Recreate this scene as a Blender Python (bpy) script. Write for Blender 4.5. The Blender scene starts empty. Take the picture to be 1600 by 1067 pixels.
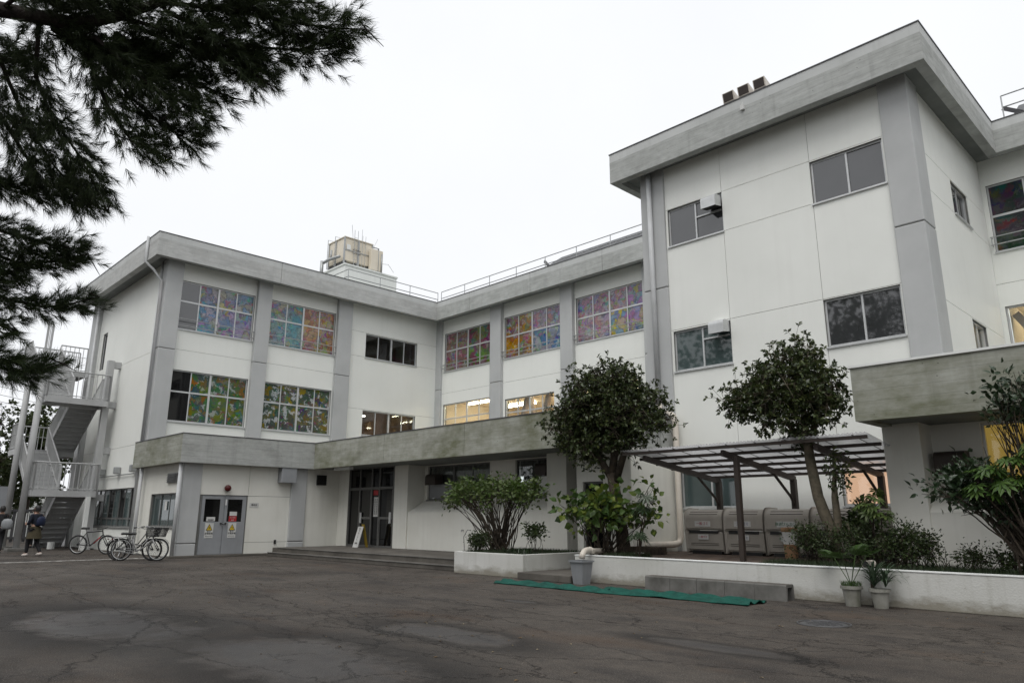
import bpy, math, random
import numpy as np
from mathutils import Vector, Matrix

random.seed(7); rng = np.random.default_rng(7)
sc = bpy.context.scene
COL = sc.collection
PI = math.pi

# ---------------------------------------------------------------- camera
cam_d = bpy.data.cameras.new('camera'); cam = bpy.data.objects.new('camera', cam_d); COL.objects.link(cam)
cam_d.sensor_width = 36.0; cam_d.lens = 1136.64 / 1600 * 36.0
cam_d.clip_start = 0.05; cam_d.clip_end = 2000
pi_, ya_, ro_ = math.radians(13.657), math.radians(45.759), math.radians(0.185)
fw = Vector((-math.sin(ya_) * math.cos(pi_), math.cos(ya_) * math.cos(pi_), math.sin(pi_)))
rt = Vector((math.cos(ya_), math.sin(ya_), 0)); up = rt.cross(fw)
r2 = math.cos(ro_) * rt + math.sin(ro_) * up; u2 = -math.sin(ro_) * rt + math.cos(ro_) * up
M = Matrix((r2, u2, -fw)).transposed().to_4x4(); M.translation = Vector((0, 0, 1.3))
cam.matrix_world = M
sc.camera = cam

# ---------------------------------------------------------------- world, sun, exposure
def nd(t, typ, ins=None, **props):
    n = t.nodes.new(typ)
    for k, v in props.items(): setattr(n, k, v)
    for k, v in (ins or {}).items():
        s = n.inputs[k]
        if isinstance(v, bpy.types.NodeSocket): t.links.new(v, s)
        else: s.default_value = v
    return n
SUN_EL, SUN_AZ = math.radians(58), math.radians(150)      # azimuth measured clockwise from +Y
world = bpy.data.worlds.new('World'); sc.world = world; world.use_nodes = True
wt = world.node_tree; wt.nodes.clear()
sky = nd(wt, 'ShaderNodeTexSky', sky_type='NISHITA', sun_disc=False, sun_elevation=SUN_EL, sun_rotation=SUN_AZ, air_density=1.5, dust_density=4.0)
hsv = nd(wt, 'ShaderNodeHueSaturation', {'Saturation': 0.12, 'Color': sky.outputs[0]})
bg1 = nd(wt, 'ShaderNodeBackground', {'Color': hsv.outputs[0], 'Strength': 0.05})
cn = nd(wt, 'ShaderNodeTexNoise', {'Vector': nd(wt, 'ShaderNodeTexCoord').outputs['Generated'], 'Scale': 2.2, 'Detail': 5.0, 'Roughness': .55})
cs = nd(wt, 'ShaderNodeMapRange', {0: cn.outputs[0], 1: .3, 2: .7, 3: 1.04, 4: 1.10})
bg2 = nd(wt, 'ShaderNodeBackground', {'Color': (0.95, 0.968, 1.0, 1), 'Strength': cs.outputs[0]})      # the even cloud layer of an overcast day
mx = nd(wt, 'ShaderNodeMixShader', {0: 0.85, 1: bg1.outputs[0], 2: bg2.outputs[0]})
wo = nd(wt, 'ShaderNodeOutputWorld', {'Surface': mx.outputs[0]})
sun_d = bpy.data.lights.new('sun', 'SUN'); sun = bpy.data.objects.new('sun', sun_d); COL.objects.link(sun)
sun_d.energy = 1.5; sun_d.angle = math.radians(40); sun_d.color = (1.0, 0.98, 0.95)
sd = Vector((math.sin(SUN_AZ) * math.cos(SUN_EL), math.cos(SUN_AZ) * math.cos(SUN_EL), math.sin(SUN_EL)))
sun.rotation_euler = sd.to_track_quat('Z', 'Y').to_euler()
sc.render.engine = 'CYCLES'
sc.cycles.use_denoising = True; sc.cycles.denoising_prefilter = 'NONE'
sc.cycles.max_bounces = 8; sc.cycles.transparent_max_bounces = 16
sc.cycles.sample_clamp_indirect = 4.0
sc.view_settings.view_transform = 'Standard'; sc.view_settings.look = 'None'
sc.view_settings.exposure = 0.12; sc.view_settings.gamma = 1.0; sc.view_settings.use_curve_mapping = False

# ---------------------------------------------------------------- materials
def newmat(name):
    m = bpy.data.materials.new(name); m.use_nodes = True; t = m.node_tree; t.nodes.clear(); return m, t
def c4(c): return tuple(c) + (1,) if len(c) == 3 else tuple(c)
def mix(t, f, a, b, blend='MIX'):
    n = nd(t, 'ShaderNodeMix', data_type='RGBA', blend_type=blend)
    for i, v in ((0, f), (6, a), (7, b)):
        if isinstance(v, bpy.types.NodeSocket): t.links.new(v, n.inputs[i])
        else: n.inputs[i].default_value = v if i == 0 else c4(v)
    return n.outputs[2]
def noise(t, vec, scale, detail=5, rough=.55, dist=0, out=0):
    return nd(t, 'ShaderNodeTexNoise', {'Vector': vec, 'Scale': scale, 'Detail': detail, 'Roughness': rough, 'Distortion': dist}).outputs[out]
def mapr(t, v, a, b, lo=0., hi=1.):
    return nd(t, 'ShaderNodeMapRange', {0: v, 1: a, 2: b, 3: lo, 4: hi}).outputs[0]
def mth(t, op, a, b=0.):
    return nd(t, 'ShaderNodeMath', {0: a, 1: b}, operation=op).outputs[0]
def mapping(t, vec, scale=(1, 1, 1), loc=(0, 0, 0)):
    return nd(t, 'ShaderNodeMapping', {'Vector': vec, 'Scale': scale, 'Location': loc}).outputs[0]
def pos_(t): return nd(t, 'ShaderNodeNewGeometry').outputs['Position']
def finish(t, col, rough=.7, bump=None, bstr=.2, bdist=.01, spec=.4, metal=0., coat=0., ior=None, emis=None):
    p = nd(t, 'ShaderNodeBsdfPrincipled', {'Base Color': col if isinstance(col, bpy.types.NodeSocket) else c4(col), 'Roughness': rough,
        'Specular IOR Level': spec, 'Metallic': metal, 'Coat Weight': coat})
    if ior: p.inputs['IOR'].default_value = ior
    if bump is not None:
        b = nd(t, 'ShaderNodeBump', {'Height': bump, 'Strength': bstr, 'Distance': bdist}); t.links.new(b.outputs[0], p.inputs['Normal'])
    if emis: p.inputs['Emission Color'].default_value = c4(emis[0]); p.inputs['Emission Strength'].default_value = emis[1]
    nd(t, 'ShaderNodeOutputMaterial', {'Surface': p.outputs[0]})
    return p
def surf(name, c1, c2=None, s=1.2, rough=.7, bstr=.15, bs=70, spec=.35, metal=0., streak=0., grime=None, bdist=.004, coat=0.):
    """painted / metal / plastic surface: two tones, vertical run-off streaks, fine relief"""
    m, t = newmat(name); P = pos_(t)
    c2 = c2 or tuple(x * .82 for x in c1)
    col = mix(t, mapr(t, noise(t, P, s, 7), .35, .7), c1, c2)
    if streak:
        st = noise(t, mapping(t, P, (5, 5, .22)), 1.0, 6, .6)
        col = mix(t, mapr(t, st, .52, .74, 0, streak), col, grime or (.2, .2, .17))
        sp = noise(t, P, 9, 3)
        col = mix(t, mapr(t, sp, .66, .76, 0, streak * .6), col, grime or (.2, .2, .17))
    rg = mapr(t, noise(t, P, s * 4, 4), .3, .7, max(.02, rough - .08), min(1, rough + .08))
    finish(t, col, rg, noise(t, P, bs, 4), bstr, bdist, spec, metal, coat)
    return m
def concrete(name, c1, c2, moss=0., dark=(.2, .205, .19)):
    """board-marked concrete: long horizontal grain, board edges, pits, dark weathering and moss"""
    m, t = newmat(name); P = pos_(t)
    g = noise(t, mapping(t, P, (1.6, 1.6, 15)), 1.0, 9, .68)
    bl = noise(t, mapping(t, P, (3.2, 3.2, 5)), 1.0, 8, .7)
    col = mix(t, mapr(t, mth(t, 'ADD', mth(t, 'MULTIPLY', g, .5), mth(t, 'MULTIPLY', bl, .5)), .40, .60), c1, c2)
    big = noise(t, mapping(t, P, (.7, .7, 1.4)), 1.0, 6, .6)
    col = mix(t, mapr(t, big, .5, .72, 0, .55), col, dark)
    sep = nd(t, 'ShaderNodeSeparateXYZ', {0: P}).outputs[2]
    bd = mth(t, 'PINGPONG', mth(t, 'ADD', sep, mth(t, 'MULTIPLY', noise(t, P, .8, 2), .01)), .0975)
    board = mapr(t, bd, 0, .006, 1, 0)
    col = mix(t, mth(t, 'MULTIPLY', board, .45), col, (.11, .11, .1))
    st = noise(t, mapping(t, P, (4, 4, .18)), 1.0, 6, .6)
    col = mix(t, mapr(t, st, .56, .75, 0, .4), col, dark)
    col = mix(t, mapr(t, st, .3, .42, .22, 0), col, (.5, .5, .48))
    vo = nd(t, 'ShaderNodeTexVoronoi', {'Vector': mapping(t, P, (1, 1, 1.3)), 'Scale': 4.2}).outputs['Distance']
    pit = mapr(t, vo, .035, .065, 1, 0)
    col = mix(t, mth(t, 'MULTIPLY', pit, .75), col, (.05, .05, .045))
    if moss:
        ms = noise(t, mapping(t, P, (.55, .55, .9), (3, 1, 0)), 1.0, 9, .62)
        ms2 = noise(t, mapping(t, P, (3, 3, 8)), 1.0, 4, .6)
        mk = mth(t, 'MULTIPLY', mapr(t, ms, .44, .64, 0, moss), mapr(t, ms2, .3, .6, .35, 1))
        col = mix(t, mk, col, (.105, .112, .052))
    h = mth(t, 'SUBTRACT', mth(t, 'ADD', mth(t, 'MULTIPLY', g, .5), mth(t, 'MULTIPLY', noise(t, P, 45, 4), .4)), mth(t, 'ADD', mth(t, 'MULTIPLY', board, .6), pit))
    finish(t, col, .88, h, .5, .006, .2)
    return m
def emit(name, c, s):
    m, t = newmat(name); e = nd(t, 'ShaderNodeEmission', {'Color': c4(c), 'Strength': s}); nd(t, 'ShaderNodeOutputMaterial', {'Surface': e.outputs[0]}); return m
def leafmat(name, cols, rough=.42, trans=.2):
    m, t = newmat(name)
    r = nd(t, 'ShaderNodeNewGeometry').outputs['Random Per Island']
    ra = nd(t, 'ShaderNodeValToRGB', {0: r}); el = ra.color_ramp.elements
    el[0].position = 0; el[0].color = c4(cols[0]); el[1].position = 1; el[1].color = c4(cols[-1])
    for i, c in enumerate(cols[1:-1]):
        e = el.new((i + 1) / (len(cols) - 1)); e.color = c4(c)
    p = nd(t, 'ShaderNodeBsdfPrincipled', {'Base Color': ra.outputs[0], 'Roughness': rough, 'Specular IOR Level': .4})
    tl = nd(t, 'ShaderNodeBsdfTranslucent', {'Color': ra.outputs[0]})
    x = nd(t, 'ShaderNodeMixShader', {0: trans, 1: p.outputs[0], 2: tl.outputs[0]})
    nd(t, 'ShaderNodeOutputMaterial', {'Surface': x.outputs[0]})
    return m
def art(name, pal, scale=2.6, white=.3, off=0., bv=.4):
    """children's painted film on the glass: warped patches of a few paints, brush marks, pale paper cut-outs"""
    m, t = newmat(name); P = mapping(t, pos_(t), (1, 1, 1), (off, off * .7, off * 1.3))
    w = nd(t, 'ShaderNodeTexNoise', {'Vector': P, 'Scale': 2.1, 'Detail': 4.0, 'Roughness': .65}).outputs[1]
    Q = nd(t, 'ShaderNodeVectorMath', {0: P, 1: nd(t, 'ShaderNodeVectorMath', {0: w, 'Scale': .9}, operation='SCALE').outputs[0]}, operation='ADD').outputs[0]
    v = nd(t, 'ShaderNodeTexVoronoi', {'Vector': Q, 'Scale': scale})
    r = nd(t, 'ShaderNodeSeparateColor', {0: v.outputs['Color']}).outputs[0]
    r = mth(t, 'FRACT', mth(t, 'ADD', r, mth(t, 'MULTIPLY', noise(t, Q, 1.1, 3, .5), .5)))
    ra = nd(t, 'ShaderNodeValToRGB', {0: r}); el = ra.color_ramp.elements
    el[0].position = 0; el[0].color = c4(pal[0]); el[1].position = 1; el[1].color = c4(pal[-1])
    for i, c in enumerate(pal[1:-1]): el.new((i + 1) / (len(pal) - 1)).color = c4(c)
    br = noise(t, mapping(t, Q, (2.2, 2.2, 5)), 1.6, 5, .6)
    col = mix(t, mapr(t, br, .34, .6, .6, 0), ra.outputs[0], (.04, .045, .05))
    v2 = nd(t, 'ShaderNodeTexVoronoi', {'Vector': Q, 'Scale': scale * 2.4})
    bc = nd(t, 'ShaderNodeHueSaturation', {'Saturation': 1.0, 'Value': bv, 'Color': v2.outputs['Color']}).outputs[0]
    col = mix(t, mapr(t, noise(t, Q, 1.7, 3), .48, .56, .08, .5), col, bc)
    ed = nd(t, 'ShaderNodeTexVoronoi', {'Vector': Q, 'Scale': scale}, feature='DISTANCE_TO_EDGE').outputs[0]
    col = mix(t, mapr(t, ed, .02, .06, .5, 0), col, (.03, .035, .04))
    n2 = noise(t, mapping(t, Q, (1.5, 1.5, 2.4)), 2.2, 3, .5)
    col = mix(t, mapr(t, n2, .58, .61, 0, white), col, (.45, .46, .47))
    col = nd(t, 'ShaderNodeHueSaturation', {'Saturation': 1.3, 'Value': 1.05, 'Color': col}).outputs[0]
    finish(t, col, .05, None, spec=.5, ior=1.45)
    return m

MT = {}
MT['wall'] = surf('white_wall_paint', (.82, .83, .79), (.77, .78, .74), .5, .75, .35, 55, .25, streak=.07, grime=(.5, .5, .46))
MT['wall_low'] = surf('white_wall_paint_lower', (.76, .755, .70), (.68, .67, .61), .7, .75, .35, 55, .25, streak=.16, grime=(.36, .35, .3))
MT['groove'] = surf('joint_concrete', (.2, .2, .19), (.14, .14, .13))
MT['grey'] = surf('grey_pilaster_paint', (.48, .488, .486), (.42, .428, .426), .8, .7, .3, 40, .3, streak=.2, grime=(.55, .56, .56))
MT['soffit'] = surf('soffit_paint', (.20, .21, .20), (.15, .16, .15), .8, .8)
MT['conc'] = concrete('board_marked_concrete', (.45, .46, .445), (.34, .35, .335), .05)
MT['conc_left'] = concrete('clean_board_concrete', (.50, .505, .49), (.40, .405, .395), .0, (.3, .3, .29))
MT['conc_top'] = surf('smooth_concrete_upstand', (.52, .53, .52), (.45, .46, .45), .8, .8, .3, 30, streak=.25, grime=(.3, .3, .28))
MT['conc_moss'] = concrete('mossy_board_concrete', (.38, .385, .345), (.28, .285, .24), .75, (.16, .165, .13))
MT['edge'] = surf('dark_metal_edging', (.06, .06, .065), (.09, .09, .09), rough=.5)
MT['alu'] = surf('aluminium_frame', (.62, .63, .63), (.52, .53, .53), 3, .4, .05, 90, .5, metal=.35)
MT['alu_dark'] = surf('bronze_frame', (.16, .16, .155), (.12, .12, .115), 3, .45, metal=.3)
MT['steel'] = surf('galvanised_steel', (.42, .43, .43), (.33, .34, .34), 4, .5, .1, metal=.5)
MT['door'] = surf('grey_door_paint', (.30, .31, .325), (.25, .26, .27), 1.5, .5, .05, streak=.2, grime=(.18, .17, .16))
MT['pipe'] = surf('pipe_paint', (.52, .53, .54), (.44, .45, .45), 2, .5, streak=.3, grime=(.33, .22, .15))
MT['pvc'] = surf('cream_pvc', (.64, .59, .52), (.55, .50, .43), 2, .45, streak=.25, grime=(.3, .24, .18))
MT['black'] = surf('black_plastic', (.02, .02, .02), (.03, .03, .03), rough=.45)
MT['rubber'] = surf('tyre_rubber', (.018, .018, .018), (.03, .03, .03), rough=.8)
MT['rust'] = surf('rusty_bin', (.32, .2, .11), (.2, .1, .05), 4, .8)
MT['bark'] = surf('bark', (.075, .06, .045), (.03, .026, .022), 9, .9, .9, 28, .15, bdist=.03)
MT['bark2'] = surf('pale_bark', (.13, .11, .08), (.06, .055, .04), 7, .9, .8, 25, .15, bdist=.02)
MT['pinebark'] = surf('pine_bark', (.05, .042, .038), (.022, .02, .019), 9, .9, .9, 22, .1, bdist=.03)
MT['soil'] = surf('dark_soil', (.035, .028, .02), (.06, .045, .03), 4, .95, .9, 35, .1, bdist=.03)
MT['planter_'] = surf('white_planter_render_plain', (.60, .60, .575), (.50, .50, .465), 1.1, .85, .4, 38, .2, streak=.24, grime=(.2, .19, .14), bdist=.012)
MT['kerb'] = surf('grey_concrete_blocks', (.17, .165, .155), (.09, .088, .08), 3, .9, .6, 40, .2, streak=.35, grime=(.05, .05, .045))
MT['step'] = surf('step_concrete', (.13, .12, .105), (.075, .068, .06), 1.4, .85, .4, 40, .25)
MT['terrace'] = surf('wet_brick_paving', (.11, .078, .058), (.055, .042, .035), 2.2, .7, .6, 25, .3)
MT['bin'] = surf('taupe_plastic', (.40, .37, .325), (.34, .315, .275), .8, .5, .08, 60, .4, streak=.15, grime=(.14, .125, .1))
MT['brown'] = surf('brown_steel', (.055, .044, .037), (.042, .034, .03), 2, .5, .05, metal=.2)
MT['label'] = surf('white_label', (.62, .62, .6), (.52, .52, .5), 6, .5)
MT['yellow'] = surf('yellow_sign', (.65, .47, .03), (.6, .42, .03), 4, .5)
MT['red'] = surf('red_paint', (.42, .03, .035), (.36, .025, .03), 4, .4)
MT['darkred'] = surf('dark_red_lamp', (.10, .012, .012), (.07, .01, .01), 4, .2)
MT['ink_red'] = surf('red_print', (.35, .02, .03)); MT['ink_blue'] = surf('blue_print', (.03, .03, .16)); MT['ink_green'] = surf('green_print', (.03, .17, .08)); MT['ink'] = surf('black_print', (.02, .02, .02))
MT['teal'] = surf('green_net', (.005, .085, .062), (.003, .045, .034), 5, .75, .6, 60, .3)
MT['bucket'] = surf('grey_bucket', (.24, .25, .26), (.19, .2, .21), 2, .5, streak=.2, grime=(.1, .1, .1))
MT['pot'] = surf('weathered_pot', (.30, .295, .265), (.19, .185, .155), 4, .85, .3, 30, streak=.5, grime=(.09, .1, .06))
MT['tank'] = surf('cream_tank_panel', (.70, .64, .53), (.62, .56, .45), 1.2, .5, .05, streak=.2, grime=(.35, .3, .22))
MT['white'] = surf('white_paint', (.78, .79, .77), (.7, .71, .69), 1, .6)
MT['penthouse'] = surf('pale_penthouse_paint', (.74, .76, .73), (.68, .7, .67), .6, .75, .2, 40, streak=.15, grime=(.4, .4, .38))
MT['solar'] = surf('dark_roof_panels', (.04, .045, .05), (.10, .10, .10), 6, .5)
MT['stair'] = surf('light_grey_stair_paint', (.45, .455, .455), (.38, .385, .385), 1.2, .55, .1, 40, streak=.2, grime=(.28, .27, .25))
MT['glassdark'] = None

def planter_mat():
    """rendered wall: run-off streaks, mould blotches and a ragged splash of yard dirt along its foot"""
    m, t = newmat('white_planter_render'); P = pos_(t)
    col = mix(t, mapr(t, noise(t, P, 1.1, 7), .35, .7), (.60, .60, .575), (.50, .50, .465))
    st = noise(t, mapping(t, P, (5, 5, .22)), 1.0, 6, .6); col = mix(t, mapr(t, st, .54, .74, 0, .3), col, (.2, .19, .14))
    z = nd(t, 'ShaderNodeSeparateXYZ', {0: P}).outputs[2]; nz = noise(t, mapping(t, P, (2.5, 2.5, 6)), 1.0, 7, .7)
    foot = mapr(t, mth(t, 'ADD', z, mth(t, 'MULTIPLY', nz, -.42)), -.16, .0, 1, 0)
    col = mix(t, mth(t, 'MULTIPLY', foot, .75), col, (.17, .15, .105))
    col = mix(t, mapr(t, noise(t, P, 14, 5, .7), .6, .72, 0, .35), col, (.22, .21, .16))
    finish(t, col, .85, noise(t, P, 38, 4), .4, .012, .2)
    return m
MT['planter'] = planter_mat()
# glass
def glass_opaque(name, base, ior=1.75):
    m, t = newmat(name); P = pos_(t)
    h = noise(t, P, .9, 2)
    finish(t, mix(t, mapr(t, noise(t, P, .8, 3), .3, .7), base, tuple(x * .7 for x in base)), .03, h, .015, .05, .5, ior=ior)
    return m
def glass_clear(name, tint=(.9, .93, .92), ior=1.5):
    m, t = newmat(name)
    bf = nd(t, 'ShaderNodeNewGeometry').outputs['Backfacing']
    fr = nd(t, 'ShaderNodeFresnel', {'IOR': mapr(t, bf, 0, 1, ior, 1 / ior)}); tr = nd(t, 'ShaderNodeBsdfTransparent', {'Color': c4(tint)})
    gl = nd(t, 'ShaderNodeBsdfGlossy', {'Color': (1, 1, 1, 1), 'Roughness': .02})
    x = nd(t, 'ShaderNodeMixShader', {0: fr.outputs[0], 1: tr.outputs[0], 2: gl.outputs[0]}); nd(t, 'ShaderNodeOutputMaterial', {'Surface': x.outputs[0]})
    return m
MT['glass'] = glass_opaque('dark_glass', (.05, .052, .055), 1.95)
MT['glass_teal'] = glass_opaque('teal_frosted_glass', (.075, .105, .105), 1.7)
MT['glass_black'] = glass_opaque('black_glass', (.008, .008, .008), 1.45)
MT['clear'] = glass_clear('clear_glass')
MT['curtain'] = surf('grey_net_curtain', (.16, .155, .15), (.10, .098, .095), 6, .8)
MT['room_brown'] = surf('brown_room', (.34, .22, .14), (.22, .15, .1), 1)
MT['room_cream'] = surf('cream_room', (.72, .62, .48), (.66, .56, .42), .6)
MT['brace'] = surf('pinkish_brace_paint', (.42, .33, .28), (.38, .3, .25))
MT['lamp'] = emit('fluorescent_tube', (1.0, .88, .66), 24.0)
MT['lamp2'] = emit('dim_fluorescent_tube', (1.0, .9, .75), 9.0)
MT['curtain_orange'] = emit('lit_orange_curtain', (.95, .57, .38), .78)
MT['curtain_yellow'] = emit('lit_yellow_curtain', (.60, .38, .09), .45)
ART = {
 'lilac': art('painted_film_lilac', [(0.27, 0.257, 0.378), (0.351, 0.297, 0.405), (0.176, 0.243, 0.365), (0.432, 0.392, 0.23), (0.324, 0.297, 0.405)], 2.2, .15, 0),
 'bluehill': art('painted_film_blue', [(0.14, 0.238, 0.392), (0.224, 0.308, 0.42), (0.364, 0.364, 0.308), (0.308, 0.294, 0.378)], 2.2, .3, 3.1),
 'aqua': art('painted_film_aqua', [(0.112, 0.266, 0.336), (0.21, 0.336, 0.336), (0.266, 0.28, 0.35), (0.364, 0.35, 0.21)], 2.4, .15, 5.3),
 'orange': art('painted_film_orange', [(0.462, 0.224, 0.154), (0.42, 0.308, 0.168), (0.378, 0.238, 0.266), (0.308, 0.126, 0.07)], 3.0, .1, 7.7),
 'meadow': art('painted_film_meadow', [(0.026, 0.098, 0.033), (0.058, 0.156, 0.039), (0.13, 0.156, 0.026), (0.026, 0.065, 0.091), (0.058, 0.13, 0.039), (0.312, 0.117, 0.039)], 3.0, .5, 9.1, 0.2),
 'mosaic': art('painted_film_mosaic', [(0.039, 0.065, 0.046), (0.065, 0.104, 0.058), (0.026, 0.039, 0.039), (0.221, 0.169, 0.026), (0.039, 0.078, 0.065)], 3.4, .75, 14.7, 0.2),
 'crimson': art('painted_film_crimson', [(0.24, 0.105, 0.09), (0.18, 0.15, 0.12), (0.3, 0.12, 0.15), (0.15, 0.15, 0.075), (0.105, 0.075, 0.09)], 3.2, .3, 21.3, 0.3),
 'plum': art('painted_film_plum', [(0.119, 0.034, 0.051), (0.17, 0.051, 0.085), (0.102, 0.204, 0.034), (0.051, 0.085, 0.051)], 2.0, .15, 24.3, 0.22),
 'fire': art('painted_film_fire', [(0.374, 0.136, 0.051), (0.408, 0.255, 0.051), (0.204, 0.068, 0.085), (0.17, 0.204, 0.085)], 3.0, .45, 27.9),
 'sea': art('painted_film_sea', [(0.064, 0.112, 0.24), (0.224, 0.256, 0.32), (0.352, 0.336, 0.352), (0.048, 0.16, 0.32)], 2.2, .5, 30.9),
 'rose': art('painted_film_rose', [(0.3, 0.21, 0.3), (0.39, 0.225, 0.24), (0.24, 0.24, 0.36), (0.36, 0.33, 0.27)], 2.8, .3, 33.1),
 'carnival': art('painted_film_carnival', [(0.39, 0.18, 0.36), (0.18, 0.3, 0.42), (0.45, 0.39, 0.09), (0.3, 0.24, 0.36)], 3.0, .2, 36.4),
 'night': art('painted_film_night', [(.03, .02, .03), (.04, .02, .035), (.012, .035, .018), (.12, .03, .02), (.03, .015, .04)], 2.0, .05, 40.7, 0.1)}
# corrugated clear roofing
def clear_roof():
    m, t = newmat('clear_corrugated_sheet')
    P = pos_(t)
    p = nd(t, 'ShaderNodeBsdfPrincipled', {'Base Color': (.62, .62, .62, 1), 'Roughness': .3})
    tl = nd(t, 'ShaderNodeBsdfTranslucent', {'Color': (.72, .72, .74, 1)})
    tr = nd(t, 'ShaderNodeBsdfTransparent', {'Color': (.8, .8, .82, 1)})
    a = nd(t, 'ShaderNodeMixShader', {0: .6, 1: p.outputs[0], 2: tl.outputs[0]})
    n = mapr(t, noise(t, P, .8, 4), .35, .65, .25, .6)
    b = nd(t, 'ShaderNodeMixShader', {0: n, 1: a.outputs[0], 2: tr.outputs[0]})
    nd(t, 'ShaderNodeOutputMaterial', {'Surface': b.outputs[0]})
    return m
MT['clearroof'] = clear_roof()

# asphalt: two-tone, aggregate, seams and cracks, damp patches with dark rims, rusty stains
def asphalt():
    m, t = newmat('old_asphalt'); P = pos_(t)
    col = mix(t, mapr(t, noise(t, P, .5, 9, .66), .38, .64), (.090, .076, .063), (.052, .043, .036))
    col = mix(t, mapr(t, noise(t, P, 6, 7, .7), .42, .62, 0, .5), col, (.034, .031, .029))
    col = mix(t, mapr(t, noise(t, mapping(t, P, (.35, .8, 1), (4, 2, 0)), 1., 8, .66), .52, .66, 0, .8), col, (.024, .021, .020))
    col = mix(t, mapr(t, noise(t, mapping(t, P, (.3, .7, 1), (9, 5, 0)), 1., 8, .68), .54, .70, 0, .6), col, (.075, .046, .028))
    ag = noise(t, P, 70, 4, .75)
    col = mix(t, mapr(t, ag, .54, .66, 0, .8), col, (.20, .185, .165))
    col = mix(t, mapr(t, ag, .30, .44, .6, 0), col, (.012, .011, .011))
    wv = nd(t, 'ShaderNodeTexNoise', {'Vector': P, 'Scale': 1.5, 'Detail': 8.0, 'Roughness': .72}).outputs[1]
    Q = nd(t, 'ShaderNodeVectorMath', {0: P, 1: nd(t, 'ShaderNodeVectorMath', {0: wv, 'Scale': .8}, operation='SCALE').outputs[0]}, operation='ADD').outputs[0]
    e1 = nd(t, 'ShaderNodeTexVoronoi', {'Vector': mapping(t, Q, (.3, .7, 1)), 'Scale': 1.0}, feature='DISTANCE_TO_EDGE').outputs[0]
    e2 = nd(t, 'ShaderNodeTexVoronoi', {'Vector': mapping(t, Q, (1.1, 1.9, 1), (3, 7, 0)), 'Scale': 1.0}, feature='DISTANCE_TO_EDGE').outputs[0]
    k1 = mth(t, 'MULTIPLY', mapr(t, e1, .002, .007, 1, 0), mapr(t, noise(t, P, .6, 3), .36, .55, .1, 1))
    k2 = mth(t, 'MULTIPLY', mapr(t, e2, .005, .014, 1, 0), mapr(t, noise(t, P, .3, 3), .52, .6, 0, .8))
    crack = mth(t, 'MAXIMUM', k1, k2)
    sx = nd(t, 'ShaderNodeSeparateXYZ', {0: Q}); X, Y = sx.outputs[0], sx.outputs[1]
    for x0, y0, sl, xa, xb, wd in ((-24.2, 4.81, -.0565, -30, -7.5, .013), (-17.9, 7.45, -.1576, -20, -4.5, .013), (-9.5, 8.25, .024, -13, -2.2, .018), (-8.0, 5.0, .06, -9, 0, .010), (-16, 10.4, -.05, -19, -8.5, .012)):
        ln = mth(t, 'ADD', mth(t, 'MULTIPLY', mth(t, 'SUBTRACT', X, x0), sl), y0)
        d = mth(t, 'ABSOLUTE', mth(t, 'SUBTRACT', Y, ln))
        k = mth(t, 'MULTIPLY', mapr(t, d, wd * .4, wd, 1, 0), mth(t, 'MULTIPLY', mapr(t, X, xa, xa + 1), mapr(t, X, xb - 1, xb, 1, 0)))
        crack = mth(t, 'MAXIMUM', crack, mth(t, 'MULTIPLY', k, mapr(t, noise(t, P, 1.3, 3), .3, .5, .35, 1)))
    col = mix(t, mth(t, 'MULTIPLY', crack, .45), col, (.014, .013, .012))
    wn = mth(t, 'MULTIPLY', mth(t, 'SUBTRACT', noise(t, P, 1.0, 8, .68), .5), 1.5)
    damp = None; rim = None
    for cx, cy, rx, ry in ((-10.6, 3.15, 2.1, .95), (-6.7, 3.75, 1.8, .9), (-7.0, 5.75, 1.25, .42), (-8.8, 8.75, .45, .15), (-4.3, 7.2, 1.0, .22)):
        v = nd(t, 'ShaderNodeVectorMath', {0: mapping(t, P, (1 / rx, 1 / ry, 0), (-cx / rx, -cy / ry, 0))}, operation='LENGTH').outputs['Value']
        v = mth(t, 'ADD', v, wn)
        a = mapr(t, v, .5, .95, 1, 0); b = mth(t, 'MULTIPLY', mapr(t, v, .7, .98, 0, 1), mapr(t, v, 1.05, 1.7, 1, 0))
        damp = a if damp is None else mth(t, 'MAXIMUM', damp, a); rim = b if rim is None else mth(t, 'MAXIMUM', rim, b)
    col = mix(t, mth(t, 'MULTIPLY', rim, .7), col, (.017, .016, .015))
    col = mix(t, mth(t, 'MULTIPLY', damp, .5), col, (.03, .031, .034))
    rough = mapr(t, noise(t, P, .5, 5), .35, .65, .64, .86)
    rough = mth(t, 'SUBTRACT', rough, mth(t, 'MULTIPLY', damp, .27))
    h = mth(t, 'SUBTRACT', mth(t, 'MULTIPLY', noise(t, P, 90, 4), mapr(t, damp, 0, 1, 1, .5)), mth(t, 'MULTIPLY', crack, 1.5))
    finish(t, col, rough, h, .9, .012, .22)
    return m
MT['asphalt'] = asphalt()

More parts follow.
